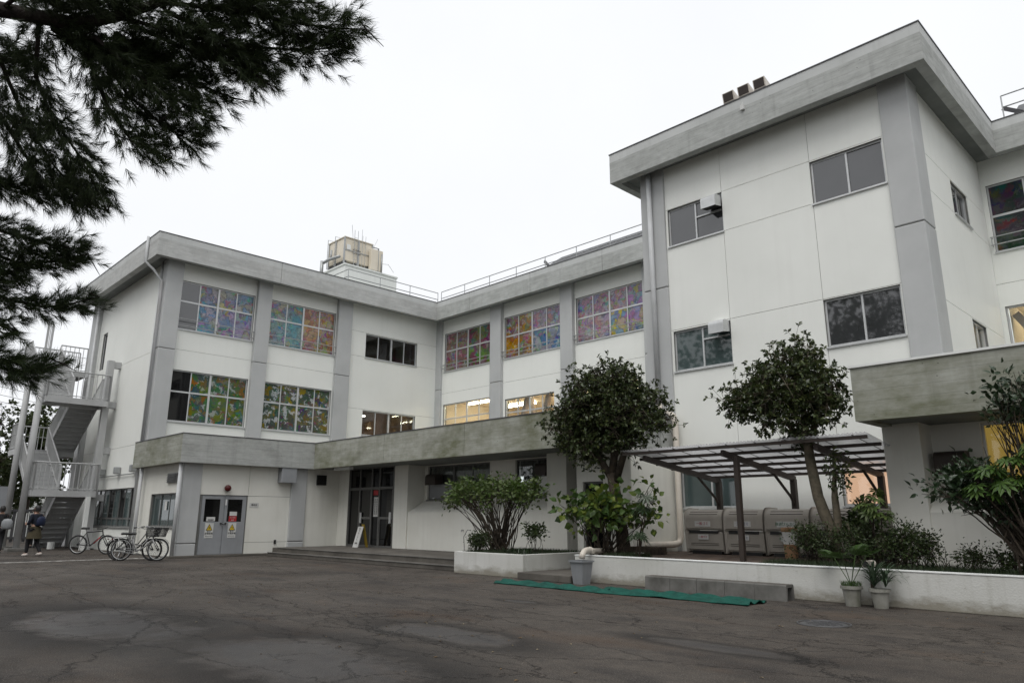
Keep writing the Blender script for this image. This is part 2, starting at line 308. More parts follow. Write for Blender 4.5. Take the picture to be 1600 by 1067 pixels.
# ---------------------------------------------------------------- mesh helpers
class MB:
    def __init__(s): s.v = []; s.f = []; s.m = []
    def face(s, pts, m=0):
        b = len(s.v); s.v += [tuple(p) for p in pts]; s.f.append(tuple(range(b, b + len(pts)))); s.m.append(m)
    def box(s, x0, x1, y0, y1, z0, z1, m=0):
        if x0 > x1: x0, x1 = x1, x0
        if y0 > y1: y0, y1 = y1, y0
        b = len(s.v)
        s.v += [(x, y, z) for z in (z0, z1) for y in (y0, y1) for x in (x0, x1)]
        for q in ((0, 2, 3, 1), (4, 5, 7, 6), (0, 1, 5, 4), (2, 6, 7, 3), (0, 4, 6, 2), (1, 3, 7, 5)):
            s.f.append(tuple(b + i for i in q)); s.m.append(m)
        return s
    def hexa(s, p, m=0):                 # 8 points ordered like box()
        b = len(s.v); s.v += [tuple(q) for q in p]
        for q in ((0, 2, 3, 1), (4, 5, 7, 6), (0, 1, 5, 4), (2, 6, 7, 3), (0, 4, 6, 2), (1, 3, 7, 5)):
            s.f.append(tuple(b + i for i in q)); s.m.append(m)
        return s
    def beam(s, a, b, w, h, m=0, upv=(0, 0, 1)):
        a, b = Vector(a), Vector(b); d = (b - a).normalized(); r = d.cross(Vector(upv))
        if r.length < 1e-4: r = d.cross(Vector((1, 0, 0)))
        r.normalize(); u = r.cross(d)
        P = []
        for q in (a, b):
            for j in (-1, 1):
                for i in (-1, 1): P.append(q + r * (i * w / 2) + u * (j * h / 2))
        # reorder into box() order (x: i, y: along, z: j)
        return s.hexa([P[0], P[1], P[4], P[5], P[2], P[3], P[6], P[7]], m)
    def tube(s, pts, r, n=8, m=0, cap=True):
        pts = [Vector(p) for p in pts]; k = len(pts)
        rs = r if isinstance(r, (list, tuple)) else [r] * k
        ref = None; b = len(s.v)
        for i, p in enumerate(pts):
            d = (pts[min(i + 1, k - 1)] - pts[max(i - 1, 0)])
            if d.length < 1e-9: d = Vector((0, 0, 1))
            d.normalize()
            if ref is None:
                ref = d.cross(Vector((0, 0, 1)));
                if ref.length < .05: ref = d.cross(Vector((1, 0, 0)))
            ref = (ref - d * ref.dot(d)).normalized(); w = d.cross(ref)
            for j in range(n):
                a = 2 * PI * j / n; s.v.append(tuple(p + (ref * math.cos(a) + w * math.sin(a)) * rs[i]))
        for i in range(k - 1):
            for j in range(n):
                s.f.append((b + i * n + j, b + i * n + (j + 1) % n, b + (i + 1) * n + (j + 1) % n, b + (i + 1) * n + j)); s.m.append(m)
        if cap:
            s.f.append(tuple(b + j for j in reversed(range(n)))); s.m.append(m)
            s.f.append(tuple(b + (k - 1) * n + j for j in range(n))); s.m.append(m)
        return s
    def lathe(s, prof, c, n=20, m=0):     # prof: (r, z)
        b = len(s.v); k = len(prof)
        for r, z in prof:
            for j in range(n):
                a = 2 * PI * j / n; s.v.append((c[0] + r * math.cos(a), c[1] + r * math.sin(a), c[2] + z))
        for i in range(k - 1):
            for j in range(n):
                s.f.append((b + i * n + j, b + i * n + (j + 1) % n, b + (i + 1) * n + (j + 1) % n, b + (i + 1) * n + j)); s.m.append(m)
        return s
    def torus(s, c, ax, R, r, n=28, k=8, m=0):
        c = Vector(c); ax = Vector(ax).normalized(); e1 = ax.cross(Vector((0, 0, 1))).normalized(); e2 = ax.cross(e1); b = len(s.v)
        for i in range(n):
            a = 2 * PI * i / n; d = e1 * math.cos(a) + e2 * math.sin(a)
            for j in range(k):
                q = 2 * PI * j / k; s.v.append(tuple(c + d * (R + r * math.cos(q)) + ax * (r * math.sin(q))))
        for i in range(n):
            for j in range(k):
                s.f.append((b + i * k + j, b + ((i + 1) % n) * k + j, b + ((i + 1) % n) * k + (j + 1) % k, b + i * k + (j + 1) % k)); s.m.append(m)
        return s
    def build(s, name, mats, parent=None, smooth=False, bevel=0, **props):
        me = bpy.data.meshes.new(name); me.from_pydata(s.v, [], s.f)
        mats = mats if isinstance(mats, (list, tuple)) else [mats]
        for q in mats: me.materials.append(MT[q] if isinstance(q, str) else q)
        if len(mats) > 1: me.polygons.foreach_set('material_index', s.m)
        if smooth: me.polygons.foreach_set('use_smooth', [True] * len(me.polygons))
        me.validate(); me.update()
        o = bpy.data.objects.new(name, me); COL.objects.link(o)
        if smooth == 'auto':
            pass
        if bevel:
            bv = o.modifiers.new('bevel', 'BEVEL'); bv.width = bevel; bv.segments = 2; bv.limit_method = 'ANGLE'; bv.angle_limit = math.radians(40)
        if parent: o.parent = parent
        for k, q in props.items(): o[k] = q
        return o
def np_mesh(name, V, F, mat, parent=None, smooth=False, **props):
    V = np.asarray(V, np.float32).reshape(-1, 3); F = np.asarray(F, np.int32); n, k = F.shape
    me = bpy.data.meshes.new(name); me.vertices.add(len(V)); me.vertices.foreach_set('co', V.ravel())
    me.loops.add(n * k); me.loops.foreach_set('vertex_index', F.ravel())
    me.polygons.add(n); me.polygons.foreach_set('loop_start', np.arange(0, n * k, k, dtype=np.int32)); me.polygons.foreach_set('loop_total', np.full(n, k, np.int32))
    if smooth: me.polygons.foreach_set('use_smooth', np.ones(n, bool))
    me.materials.append(MT[mat] if isinstance(mat, str) else mat); me.update(calc_edges=True); me.validate()
    o = bpy.data.objects.new(name, me); COL.objects.link(o)
    if parent: o.parent = parent
    for a, b in props.items(): o[a] = b
    return o
def thing(name, label, cat, group=None, kind=None):
    o = bpy.data.objects.new(name, None); COL.objects.link(o); o.empty_display_size = .2
    o['label'] = label; o['category'] = cat
    if group: o['group'] = group
    if kind: o['kind'] = kind
    return o
def tag(o, label, cat, group=None):
    o['label'] = label; o['category'] = cat
    if group: o['group'] = group
    return o
def text(body, size, loc, normal_axis, mat, parent, name='lettering', align='CENTER'):
    cu = bpy.data.curves.new(name, 'FONT'); cu.body = body; cu.size = size; cu.align_x = align; cu.align_y = 'CENTER'; cu.extrude = .001
    cu.materials.append(MT[mat])
    tmp = bpy.data.objects.new(name, cu); me = bpy.data.meshes.new_from_object(tmp); bpy.data.objects.remove(tmp)
    if not me.materials: me.materials.append(MT[mat])
    o = bpy.data.objects.new(name, me); COL.objects.link(o); o.location = loc
    o.rotation_euler = (PI / 2, 0, PI / 2 if normal_axis == 'X' else 0)     # faces +X, else -Y
    o.parent = parent
    return o

# facade coordinates: plane ('X', x) faces +X and runs along Y; ('Y', y) faces -Y and runs along X
def fp(pl, u, d, z): return (pl[1] + d, u, z) if pl[0] == 'X' else (u, pl[1] - d, z)
def fb(mb, pl, u0, u1, d0, d1, z0, z1, m=0):
    if pl[0] == 'X': mb.box(pl[1] + d0, pl[1] + d1, u0, u1, z0, z1, m)
    else: mb.box(u0, u1, pl[1] - d0, pl[1] - d1, z0, z1, m)
    return mb
def holed(mb, pl, rect, ops, d0, d1):
    u0, u1, z0, z1 = rect
    ops = [(max(a, u0), min(b, u1), max(c, z0), min(d, z1)) for a, b, c, d in ops if a < u1 and b > u0 and c < z1 and d > z0]
    us = sorted({u0, u1, *[o[0] for o in ops], *[o[1] for o in ops]}); zs = sorted({z0, z1, *[o[2] for o in ops], *[o[3] for o in ops]})
    def solid(i, j):
        if i < 0 or j < 0 or i >= len(us) - 1 or j >= len(zs) - 1: return False
        a, b = (us[i] + us[i + 1]) / 2, (zs[j] + zs[j + 1]) / 2
        return not any(o[0] < a < o[1] and o[2] < b < o[3] for o in ops)
    for i in range(len(us) - 1):
        for j in range(len(zs) - 1):
            if not solid(i, j): continue
            a, b, c, d = us[i], us[i + 1], zs[j], zs[j + 1]
            mb.face([fp(pl, a, d1, c), fp(pl, b, d1, c), fp(pl, b, d1, d), fp(pl, a, d1, d)])
            if not solid(i - 1, j): mb.face([fp(pl, a, d0, c), fp(pl, a, d1, c), fp(pl, a, d1, d), fp(pl, a, d0, d)])
            if not solid(i + 1, j): mb.face([fp(pl, b, d1, c), fp(pl, b, d0, c), fp(pl, b, d0, d), fp(pl, b, d1, d)])
            if not solid(i, j - 1): mb.face([fp(pl, a, d0, c), fp(pl, b, d0, c), fp(pl, b, d1, c), fp(pl, a, d1, c)])
            if not solid(i, j + 1): mb.face([fp(pl, a, d1, d), fp(pl, b, d1, d), fp(pl, b, d0, d), fp(pl, a, d0, d)])
def facade(pl, rects, ops, parent, mat='wall', gap=.006, thick=.24):
    for r in rects:
        mb = MB(); holed(mb, pl, (r[0] + gap, r[1] - gap, r[2] + gap, r[3] - gap), ops, -.02, 0); mb.build('wall_panel', mat, parent)
    U0, U1, Z0, Z1 = min(r[0] for r in rects), max(r[1] for r in rects), min(r[2] for r in rects), max(r[3] for r in rects)
    mb = MB(); holed(mb, pl, (U0, U1, Z0, Z1), ops, -thick, -.02); mb.build('wall_core', 'groove' if gap > .001 else mat, parent)
def window(pl, u0, u1, z0, z1, parent, mulls=(), trans=(), pane='glass', frame='alu', fw_=.045, inset=.10, big=None, sill=True, guard=None, panes=None, name='window'):
    """frame + mullions in one mesh (the part), each pane a sub-part"""
    mb = MB(); d0, d1 = -inset - .035, -inset + .03
    fb(mb, pl, u0, u1, d0, d1, z0, z0 + fw_); fb(mb, pl, u0, u1, d0, d1, z1 - fw_, z1)
    fb(mb, pl, u0, u0 + fw_, d0, d1, z0 + fw_, z1 - fw_); fb(mb, pl, u1 - fw_, u1, d0, d1, z0 + fw_, z1 - fw_)
    for i, u in enumerate(mulls):
        w = .04 if big is not None and i == big else .022
        fb(mb, pl, u - w, u + w, d0 + .003, d1 - .004 + (.012 if i == big else 0), z0 + fw_, z1 - fw_)
    for z in trans: fb(mb, pl, u0 + fw_, u1 - fw_, d0 + .006, d1 - .008, z - .032, z + .032)
    if sill: fb(mb, pl, u0 - .02, u1 + .02, -inset + .03, .045, z0 - .045, z0 - .004)
    w = mb.build(name, frame, parent)
    us = [u0 + fw_, *mulls, u1 - fw_]; zs = [z0 + fw_, *trans, z1 - fw_]
    k = 0
    for j in range(len(zs) - 1):
        for i in range(len(us) - 1):
            q = MB(); off = -.012 if i % 2 else .008
            fb(q, pl, us[i] + .002, us[i + 1] - .002, -inset - .004 + off, -inset + .004 + off, zs[j] + .002, zs[j + 1] - .002)
            pm = panes[k] if panes else pane
            pm = ART.get(pm, pm)
            q.build('pane', pm, w); k += 1
    if guard:
        g = MB()
        for z in guard:
            g.tube([fp(pl, u0 - .06, .14, z), fp(pl, u1 + .06, .14, z)], .016, 6)
        for u in (u0 - .03, (u0 + u1) / 2, u1 + .03):
            for z in guard: g.tube([fp(pl, u, -.02, z), fp(pl, u, .14, z)], .012, 6)
            g.tube([fp(pl, u, .14, guard[0] - .02), fp(pl, u, .14, guard[-1] + .02)], .012, 6)
        g.build('guard_rail', 'steel', w)
    return w
def split(u0, u1, n): return [u0 + (u1 - u0) * i / n for i in range(1, n)]
def room(pl, u0, u1, z0, z1, depth, parent, mat, lamps=(), lampmat='lamp', d_in=.26):
    mb = MB()
    a = lambda u, d, z: fp(pl, u, -d, z)
    D0, D1 = d_in, depth
    mb.face([a(u0, D1, z0), a(u1, D1, z0), a(u1, D1, z1), a(u0, D1, z1)])
    mb.face([a(u0, D0, z0), a(u0, D1, z0), a(u0, D1, z1), a(u0, D0, z1)]); mb.face([a(u1, D0, z0), a(u1, D1, z0), a(u1, D1, z1), a(u1, D0, z1)])
    mb.face([a(u0, D0, z1), a(u1, D0, z1), a(u1, D1, z1), a(u0, D1, z1)]); mb.face([a(u0, D0, z0), a(u1, D0, z0), a(u1, D1, z0), a(u0, D1, z0)])
    r = mb.build('interior_room', mat, parent)
    for (lu0, lu1, ld, lz) in lamps:
        q = MB(); fb(q, pl, lu0, lu1, -ld - .06, -ld + .06, lz, lz + .06); q.build('ceiling_lamp', lampmat, r)
    return r
# ================================================================ ground
W, C, R_, S_ = -29.69, 23.44, 17.15, -4.46
E_ = -25.66
mb = MB(); mb.face([(-400, -400, 0), (400, -400, 0), (400, 400, 0), (-400, 400, 0)])
g = mb.build('ground', 'asphalt'); g['kind'] = 'structure'
# worn white line in front of the stair
def paint():
    m, t = newmat('worn_line_paint'); P = pos_(t)
    col = mix(t, mapr(t, noise(t, P, 6, 6, .7), .42, .58), (.6, .59, .55), (.16, .15, .14)); finish(t, col, .8)
    return m
MT['line'] = paint()
mb = MB(); mb.face([(-26.2, -6, .006), (-25.95, -6, .006), (-25.95, 9.2, .006), (-26.2, 9.2, .006)])
o = mb.build('painted_line', 'line'); o['kind'] = 'structure'

# ================================================================ school building
B = thing('school_building', 'three storey white concrete school with grey pilasters and deep concrete eaves', 'building')
WP, CP, RP, SP, FP, SW = ('X', W), ('Y', C), ('Y', R_), ('X', S_), ('Y', 23.3), ('Y', 9.54)
ZS = 11.5
# --- left wing front
w3 = [(10.11, 13.24), (13.97, 17.25)]
opsW = [(a, b, z0, z1) for a, b in w3 for z0, z1 in ((8.69, 10.72), (4.97, 7.02))] + [(18.96, 22.07, 8.87, 10.06), (18.98, 22.09, 5.12, 6.30)]
rw = []
for a, b in ((9.9, 13.5), (13.7, 17.5)): rw += [(a, b, 3.9, 7.84), (a, b, 7.84, ZS)]
rw += [(17.9, 23.44, 3.9, 6.34), (17.9, 23.44, 6.34, 8.88), (17.9, 23.44, 8.88, 10.1), (17.9, 23.44, 10.1, ZS)]
facade(WP, rw, opsW, B)
for i, (a, b) in enumerate(w3):
    A3 = [['glass', 'bluehill', 'lilac', 'lilac', 'glass', 'lilac', 'lilac', 'bluehill'], ['aqua', 'aqua', 'orange', 'orange'] * 2][i]
    A2 = [['glass_black', 'meadow', 'meadow', 'meadow'] * 2, ['mosaic'] * 8][i]
    window(WP, a, b, 8.69, 10.72, B, split(a, b, 4), (9.87,), big=1, panes=A3, guard=(8.80, 9.08))
    window(WP, a, b, 4.97, 7.02, B, split(a, b, 4), (6.16,), big=1, panes=A2)
window(WP, 18.96, 22.07, 8.87, 10.06, B, split(18.96, 22.07, 4), pane='clear', big=1)
window(WP, 18.98, 22.09, 5.12, 6.30, B, split(18.98, 22.09, 4), pane='clear', big=1)
room(WP, 18.3, 22.9, 8.0, 10.9, 5, B, 'room_brown')
room(WP, 18.3, 22.9, 4.3, 7.1, 6, B, 'room_brown', [(19.2, 20.6, 3.6, 6.75), (21.0, 22.2, 4.8, 6.75)], 'lamp2')
def pilaster(x0, x1, y0, y1, z0, z1, cuts=(7.77,), mat='grey'):
    zs = [z0, *cuts, z1]
    for i in range(len(zs) - 1):
        mb = MB(); mb.box(x0, x1, y0, y1, zs[i] + (.014 if i else 0), zs[i + 1] - (.014 if i < len(zs) - 2 else 0)); mb.build('pilaster', mat, B, bevel=.02)
    if cuts: 
        mb = MB(); mb.box(x0 + .02, x1 - .02, y0 + .02, y1 - .02, z0 + .1, z1 - .05); mb.build('pilaster_core', 'groove', B)
pilaster(W - .32, W + .2, 9.42, 10.07, 3.9, ZS)
pilaster(W - .05, W + .2, 13.28, 13.92, 3.9, ZS)
pilaster(W - .05, W + .2, 17.28, 18.04, 3.9, ZS)
pilaster(W - .02, -29.28, C - .14, C + .02, 3.9, ZS)
# --- left wing gable side
opsS = [(-37.7, -37.05, 7.97, 9.75), (-35.9, -30.5, .92, 2.42)]
facade(SW, [(-39.0, -29.85, 0, 4.1), (-39.0, -29.85, 4.1, 7.76), (-39.0, -29.85, 7.76, ZS)], opsS, B)
window(SW, -37.7, -37.05, 7.97, 9.75, B, pane='glass', frame='alu', sill=False, name='side_door')
pilaster(-39.3, -38.3, 9.36, 9.9, 0, ZS)
a, b = -35.9, -30.5
window(SW, a, b, .92, 2.42, B, split(a, b, 8), (1.25,), pane='glass_teal', frame='alu_dark', fw_=.05,
       panes=['glass_teal'] * 8 + ['glass_teal', 'glass_black'] * 4)
for x in (-34.64, -32.63, -30.7):
    mb = MB(); mb.box(x - .12, x + .12, 9.3, 9.53, 3.0, 3.28); mb.build('vent_cowl', 'steel', B, bevel=.03)
mb = MB(); mb.tube([(-35.6, 9.46, 2.95), (-30.2, 9.46, 2.95)], .025, 6); mb.build('conduit', 'steel', B)
# --- ground floor extension, left
facade(('Y', 9.54), [(-29.84, -25.7, 0, 3.3)], [(-28.7, -26.15, .98, 2.12)], B, 'wall_low')
window(('Y', 9.54), -28.7, -26.15, .98, 2.12, B, split(-28.7, -26.15, 3), pane='glass_teal', frame='alu_dark')
mb = MB(); fb(mb, ('Y', 9.54), -27.45, -27.25, -.085, -.075, 1.55, 1.85); mb.build('window_notice', 'label', B)
mb = MB()
fb(mb, ('Y', 9.54), -27.15, -26.25, 0, .05, 2.47, 2.8)
for k in range(5): mb.hexa([(x, 9.49 - dy, 2.5 + k * .06 + dz) for dz in (0, .012) for dy, x in ((0, -27.1), (0, -26.3), (.05, -27.1), (.05, -26.3))])
mb.build('louvre_vent', 'alu_dark', B)
EP = ('X', E_)
facade(EP, [(10.0, 11.82, 2.06, 3.3), (11.82, 13.5, 0, .45), (11.82, 13.5, .45, 2.05), (11.82, 13.5, 2.05, 3.3), (14.0, 15.5, 0, 3.3)], [(10.2, 11.8, .05, 2.06)], B, 'wall_low')
pilaster(E_ - .3, E_ + .06, 9.46, 10.1, 0, 3.3, (.45,)); pilaster(E_ - .1, E_ + .08, 13.44, 14.07, 0, 3.3, (.45,))
# double steel door with warning signs
D = MB(); fb(D, EP, 10.2, 11.8, -.08, -.045, .05, 2.06)
D = D.build('double_door', 'door', B)
for a, b, hu in ((10.22, 10.98, 10.92), (11.02, 11.78, 11.08)):
    mb = MB(); holed(mb, EP, (a, b, .08, 2.02), [(a + .1, b - .13, 1.16, 1.92)], -.05, -.02); mb.build('door_leaf', 'door', D)
    mb = MB(); fb(mb, EP, a + .1, b - .13, -.05, -.04, 1.16, 1.92); mb.build('door_pane', 'glass_black', D)
    mb = MB(); mb.tube([fp(EP, hu, -.02, 1.1), fp(EP, hu, .04, 1.1)], .03, 8); mb.tube([fp(EP, hu, .04, 1.1), fp(EP, hu + (.08 if hu < 11 else -.08), .05, 1.06)], .014, 6); mb.build('door_handle', 'black', D)
    c = a + .32
    mb = MB(); fb(mb, EP, c - .145, c + .145, -.02, -.012, .62, 1.12); mb.build('warning_sign', 'label', D)
    mb = MB(); mb.face([fp(EP, c - .115, -.009, .87), fp(EP, c + .115, -.009, .87), fp(EP, c, -.009, 1.09)]); mb.build('warning_triangle', 'ink', D)
    mb = MB(); mb.face([fp(EP, c - .088, -.006, .884), fp(EP, c + .088, -.006, .884), fp(EP, c, -.006, 1.055)]); mb.build('warning_triangle', 'yellow', D)
    mb = MB(); mb.face([fp(EP, c + .005, -.004, 1.01), fp(EP, c - .03, -.004, .95), fp(EP, c + .0, -.004, .955), fp(EP, c - .012, -.004, .9), fp(EP, c + .03, -.004, .965), fp(EP, c + .003, -.004, .96)]); mb.build('lightning_mark', 'ink', D)
    text('高 圧', .06, fp(EP, c, -.009, .835), 'X', 'ink', D); text('変電設備', .072, fp(EP, c, -.009, .765), 'X', 'ink', D); text('関係者以外立入禁止', .026, fp(EP, c, -.009, .68), 'X', 'ink', D)
mb = MB(); fb(mb, EP, 10.42, 10.72, -.035, -.028, 1.18, 1.32); mb.build('door_notice', 'label', D); text('開放厳禁', .05, fp(EP, 10.57, -.024, 1.22), 'X', 'ink', D)
mb = MB(); fb(mb, EP, 11.22, 11.48, -.035, -.028, 1.36, 1.5); mb.build('door_notice', 'label', D)
mb = MB(); fb(mb, EP, 11.2, 11.48, -.035, -.028, 1.17, 1.35); mb.build('door_notice', 'red', D); text('立入禁止', .05, fp(EP, 11.34, -.024, 1.3), 'X', 'label', D); text('危険', .05, fp(EP, 11.34, -.024, 1.21), 'X', 'label', D)
mb = MB(); fb(mb, EP, 11.03, 11.07, -.02, .0, 1.72, 1.92); mb.build('door_plate', 'white', D)
mb = MB(); fb(mb, EP, 11.9, 12.24, .001, .012, 1.66, 1.82); n = mb.build('name_plate', 'label', B); text('電気室', .075, fp(EP, 12.07, .016, 1.74), 'X', 'ink', n)
mb = MB(); mb.lathe([(0, .0), (.05, .0), (.1, .03), (.115, .08), (.11, .13), (.07, .17), (0, .18)], (0, 0, 0), 18); o = mb.build('alarm_lamp', 'darkred', B, smooth=True); o.location = (E_, 11.02, 2.3); o.rotation_euler = (0, PI / 2, 0)
mb = MB(); fb(mb, EP, 12.9, 13.5, 0, .32, 2.55, 3.1); mb.build('meter_box', 'door', B, bevel=.015)
mb = MB(); fb(mb, EP, 14.5, 14.9, 0, .06, 2.52, 2.9)
for k in range(6): fb(mb, EP, 14.5, 14.9, .06, .075, 2.53 + k * .062, 2.56 + k * .062)
mb.build('dark_vent', 'black', B)
mb = MB(); fb(mb, EP, 12.93, 13.01, 0, .03, .38, .52); mb.build('wall_socket', 'black', B)
mb = MB(); mb.box(E_ + .005, E_ + .3, 9.2, 13.95, 0, .07); mb.build('base_kerb', 'step', B, bevel=.01)
# --- entrance
facade(('Y', 15.5), [(-25.98, -24.95, 0, 3.3)], [], B, 'wall_low')
EN = ('Y', 15.6)
mb = MB()
for u in (-24.95, -24.23, -23.43, -22.93, -22.04): fb(mb, EN, u - .035, u + .035, -.04, .05, .27, 3.2)
for z in (.29, 2.37, 3.14): fb(mb, EN, -24.95, -22.0, -.035, .044, z - .045, z + .045)
ed = mb.build('entrance_doors', 'alu_dark', B)
us = (-24.95, -24.23, -23.43, -22.93, -22.04)
for i in range(4):
    for z0, z1 in ((.33, 2.33), (2.41, 3.1)):
        mb = MB(); fb(mb, EN, us[i] + .034, us[i + 1] - .034, -.006, .006, z0, z1); mb.build('pane', 'glass_black', ed)
for u0, u1, hu in ((-24.2, -23.46, -24.1), (-22.9, -22.08, -22.2)):
    mb = MB(); fb(mb, EN, u0, u1, .006, .04, 1.26, 1.34); fb(mb, EN, u0, u0 + .05, .006, .04, .34, 1.26); fb(mb, EN, u1 - .05, u1, .006, .04, 1.34, 2.3); mb.build('push_bar', 'alu_dark', ed)
    mb = MB(); fb(mb, EN, hu - .06, hu + .06, .04, .06, 1.12, 1.5); mb.build('push_plate', 'alu', ed)
mb = MB(); fb(mb, EN, -23.3, -23.02, .012, .018, 1.35, 2.05); po = mb.build('door_poster', 'label', ed)
for k in range(2): text('\n'.join('来校者受付案内'), .085, fp(EN, -23.22 + k * .13, .021, 1.7), 'Y', 'ink', ed)
mb = MB(); fb(mb, EN, -23.35, -23.05, .012, .016, 2.12, 2.3); mb.build('door_sticker', 'red', ed)
mb = MB(); mb.box(-24.6, -23.5, 14.6, 14.75, 3.03, 3.14); mb.build('porch_lamp', 'white', B)
def column(x0, x1, y0, y1, z0, z1, name='column', mat='wall_low'):
    mb = MB(); mb.box(x0, x1, y0, y1, z0, z1); return mb.build(name, mat, B, bevel=.012)
column(-22.0, -21.2, 15.55, 16.5, 0, 3.2)
# --- recessed window bays (low wall with sloping sill)
def bay(x0, x1, yf, yb, zf, zb, z0, zt, ops, wins):
    mb = MB(); mb.box(x0, x1, yf, yf + .15, z0, zf - .02); mb.build('low_wall', 'wall_low', B)
    mb = MB(); mb.hexa([(x0, yf - .004, zf - .02), (x1, yf - .004, zf - .02), (x0, yb, zb - .1), (x1, yb, zb - .1), (x0, yf - .004, zf), (x1, yf - .004, zf), (x0, yb, zb), (x1, yb, zb)]); mb.build('sloping_sill', 'wall_low', B)
    facade(('Y', yb), [(x0, x1, zb - .08, zt)], ops, B, 'wall_low', gap=0)
bay(-21.2, -14.52, 15.6, 16.3, 1.49, 1.9, 0, 3.2, [(-21.03, -17.75, 1.93, 3.1), (-16.57, -14.74, 1.93, 3.1)], None)
BY = ('Y', 16.3)
window(BY, -21.03, -17.75, 1.93, 3.1, B, [-19.67, -18.7], pane='clear', frame='alu_dark', big=0)
window(BY, -16.57, -14.74, 1.93, 3.1, B, [-15.68], pane='clear', frame='alu_dark')
for x0, x1 in ((-21.0, -17.8), (-16.5, -14.8)):
    V = []; n = 60
    mb = MB()
    for k in range(n):
        xa, xb = x0 + (x1 - x0) * k / n, x0 + (x1 - x0) * (k + 1) / n
        ya, yb = 16.6 + .03 * math.sin(k * 1.7), 16.6 + .03 * math.sin((k + 1) * 1.7)
        mb.face([(xa, ya, 1.8), (xb, yb, 1.8), (xb, yb, 3.14), (xa, ya, 3.14)])
    mb.build('curtain', 'curtain', B, smooth=True)
def hood(pl, u0, u1, d, z0, z1, mat):
    """kitchen-type vent hood: rounded top, open underside"""
    mb = MB(); n = 5; prof = [(0, z1)] + [(d - .12 + .12 * math.sin(a), z1 - .12 + .12 * math.cos(a)) for a in [PI / 2 * i / n for i in range(n + 1)]] + [(d, z0), (0, z0 + .06)]
    for i in range(len(prof) - 1):
        (a, b), (c, e) = prof[i], prof[i + 1]; mb.face([fp(pl, u0, a, b), fp(pl, u1, a, b), fp(pl, u1, c, e), fp(pl, u0, c, e)], 1 if i == len(prof) - 2 else 0)
    for u in (u0, u1): mb.face([fp(pl, u, a, b) for a, b in prof])
    return mb.build('vent_hood', [mat, 'black'], B)
hood(BY, -20.75, -20.2, .34, 2.42, 2.8, 'brown')
mb = MB(); fb(mb, BY, -20.98, -19.7, -.085, -.07, 1.98, 2.45); mb.build('blanking_panel', 'door', B)
hood(BY, -15.4, -14.95, .34, 2.55, 2.92, 'brown')
mb = MB(); fb(mb, BY, -15.63, -14.8, -.085, -.07, 1.98, 2.55); mb.build('blanking_panel', 'white', B)
mb = MB(); mb.tube([(-18.2, 15.6, .93), (-18.2, 15.52, .93)], .02, 6); mb.tube([(-18.2, 15.52, .95), (-18.2, 15.5, .88)], .014, 6); mb.build('wall_tap', 'steel', B)
column(-14.52, -13.77, 15.55, 16.5, 0, 3.2)
facade(('Y', 16.3), [(-13.77, -13.0, 0, 3.2)], [], B, 'wall_low', gap=0)
facade(('Y', 15.1), [(-13.0, -11.2, 0, 3.2)], [(-12.79, -12.1, .3, 2.25)], B, 'wall_low', gap=0)
window(('Y', 15.1), -12.79, -12.1, .3, 2.25, B, (), (1.3,), pane='glass_black', frame='alu_dark', sill=False, name='side_door')
facade(('X', -11.225), [(15.13, 17.1, 0, 3.2)], [], B, 'wall_low', gap=0)
# --- centre wing
c3 = [(-29.13, -25.55), (-24.60, -20.98), (-20.06, -16.42)]
opsC = [(a, b, 8.69, 10.72) for a, b in c3] + [(-29.15, -25.57, 4.9, 6.97), (-24.53, -21.4, 4.9, 6.74), (-20.0, -16.9, 4.9, 6.74)]
rc = []
for a, b in ((-29.5, -25.3), (-24.9, -20.7), (-20.4, -16.0)): rc += [(a, b, 3.9, 7.55), (a, b, 7.55, ZS)]
rc += [(-16.0, -11.9, 3.9, ZS)]
facade(CP, rc, opsC, B)
CA = [['crimson', 'crimson', 'plum', 'plum'] * 2, ['fire', 'fire', 'sea', 'sea', 'fire', 'fire', 'rose', 'rose'], ['rose', 'rose', 'carnival', 'carnival', 'rose', 'rose', 'rose', 'carnival']]
for i, (a, b) in enumerate(c3): window(CP, a, b, 8.69, 10.72, B, split(a, b, 4), (9.78,), big=1, panes=CA[i], guard=(8.84, 9.02))
window(CP, -29.15, -25.57, 4.9, 6.97, B, split(-29.15, -25.57, 4), (6.22,), pane='clear', big=1)
window(CP, -24.53, -21.4, 4.9, 6.74, B, split(-24.53, -21.4, 4), (6.10,), pane='clear', big=1)
window(CP, -20.0, -16.9, 4.9, 6.74, B, split(-20.0, -16.9, 4), (6.10,), pane='clear', big=1)
room(CP, -29.6, -16.5, 4.3, 7.25, 6.5, B, 'room_cream', [(-28.9, -26.0, 1.5, 7.1), (-24.5, -21.6, 1.5, 7.1), (-28.9, -26.0, 3.6, 7.1), (-24.5, -21.6, 3.6, 7.1), (-19.9, -17.3, 1.5, 7.1), (-19.9, -17.3, 3.6, 7.1)])
for x0, x1 in ((-24.4, -23.45), (-23.45, -22.95), (-22.95, -22.1), (-22.1, -21.5)):
    mb = MB(); up_ = (x1 - x0) > .6
    mb.beam((x0, C + .55, 4.4 if up_ else 7.1), (x1, C + .55, 7.1 if up_ else 4.4), .2, .2, upv=(0, 1, 0)); mb.build('seismic_brace', 'brace', B)
pilaster(-25.42, -24.66, C - .2, C + .05, 3.9, ZS, (7.6,)); pilaster(-20.84, -20.12, C - .2, C + .05, 3.9, ZS, (7.6,)); pilaster(-16.38, -15.7, C - .2, C + .05, 3.9, ZS, (7.6,))
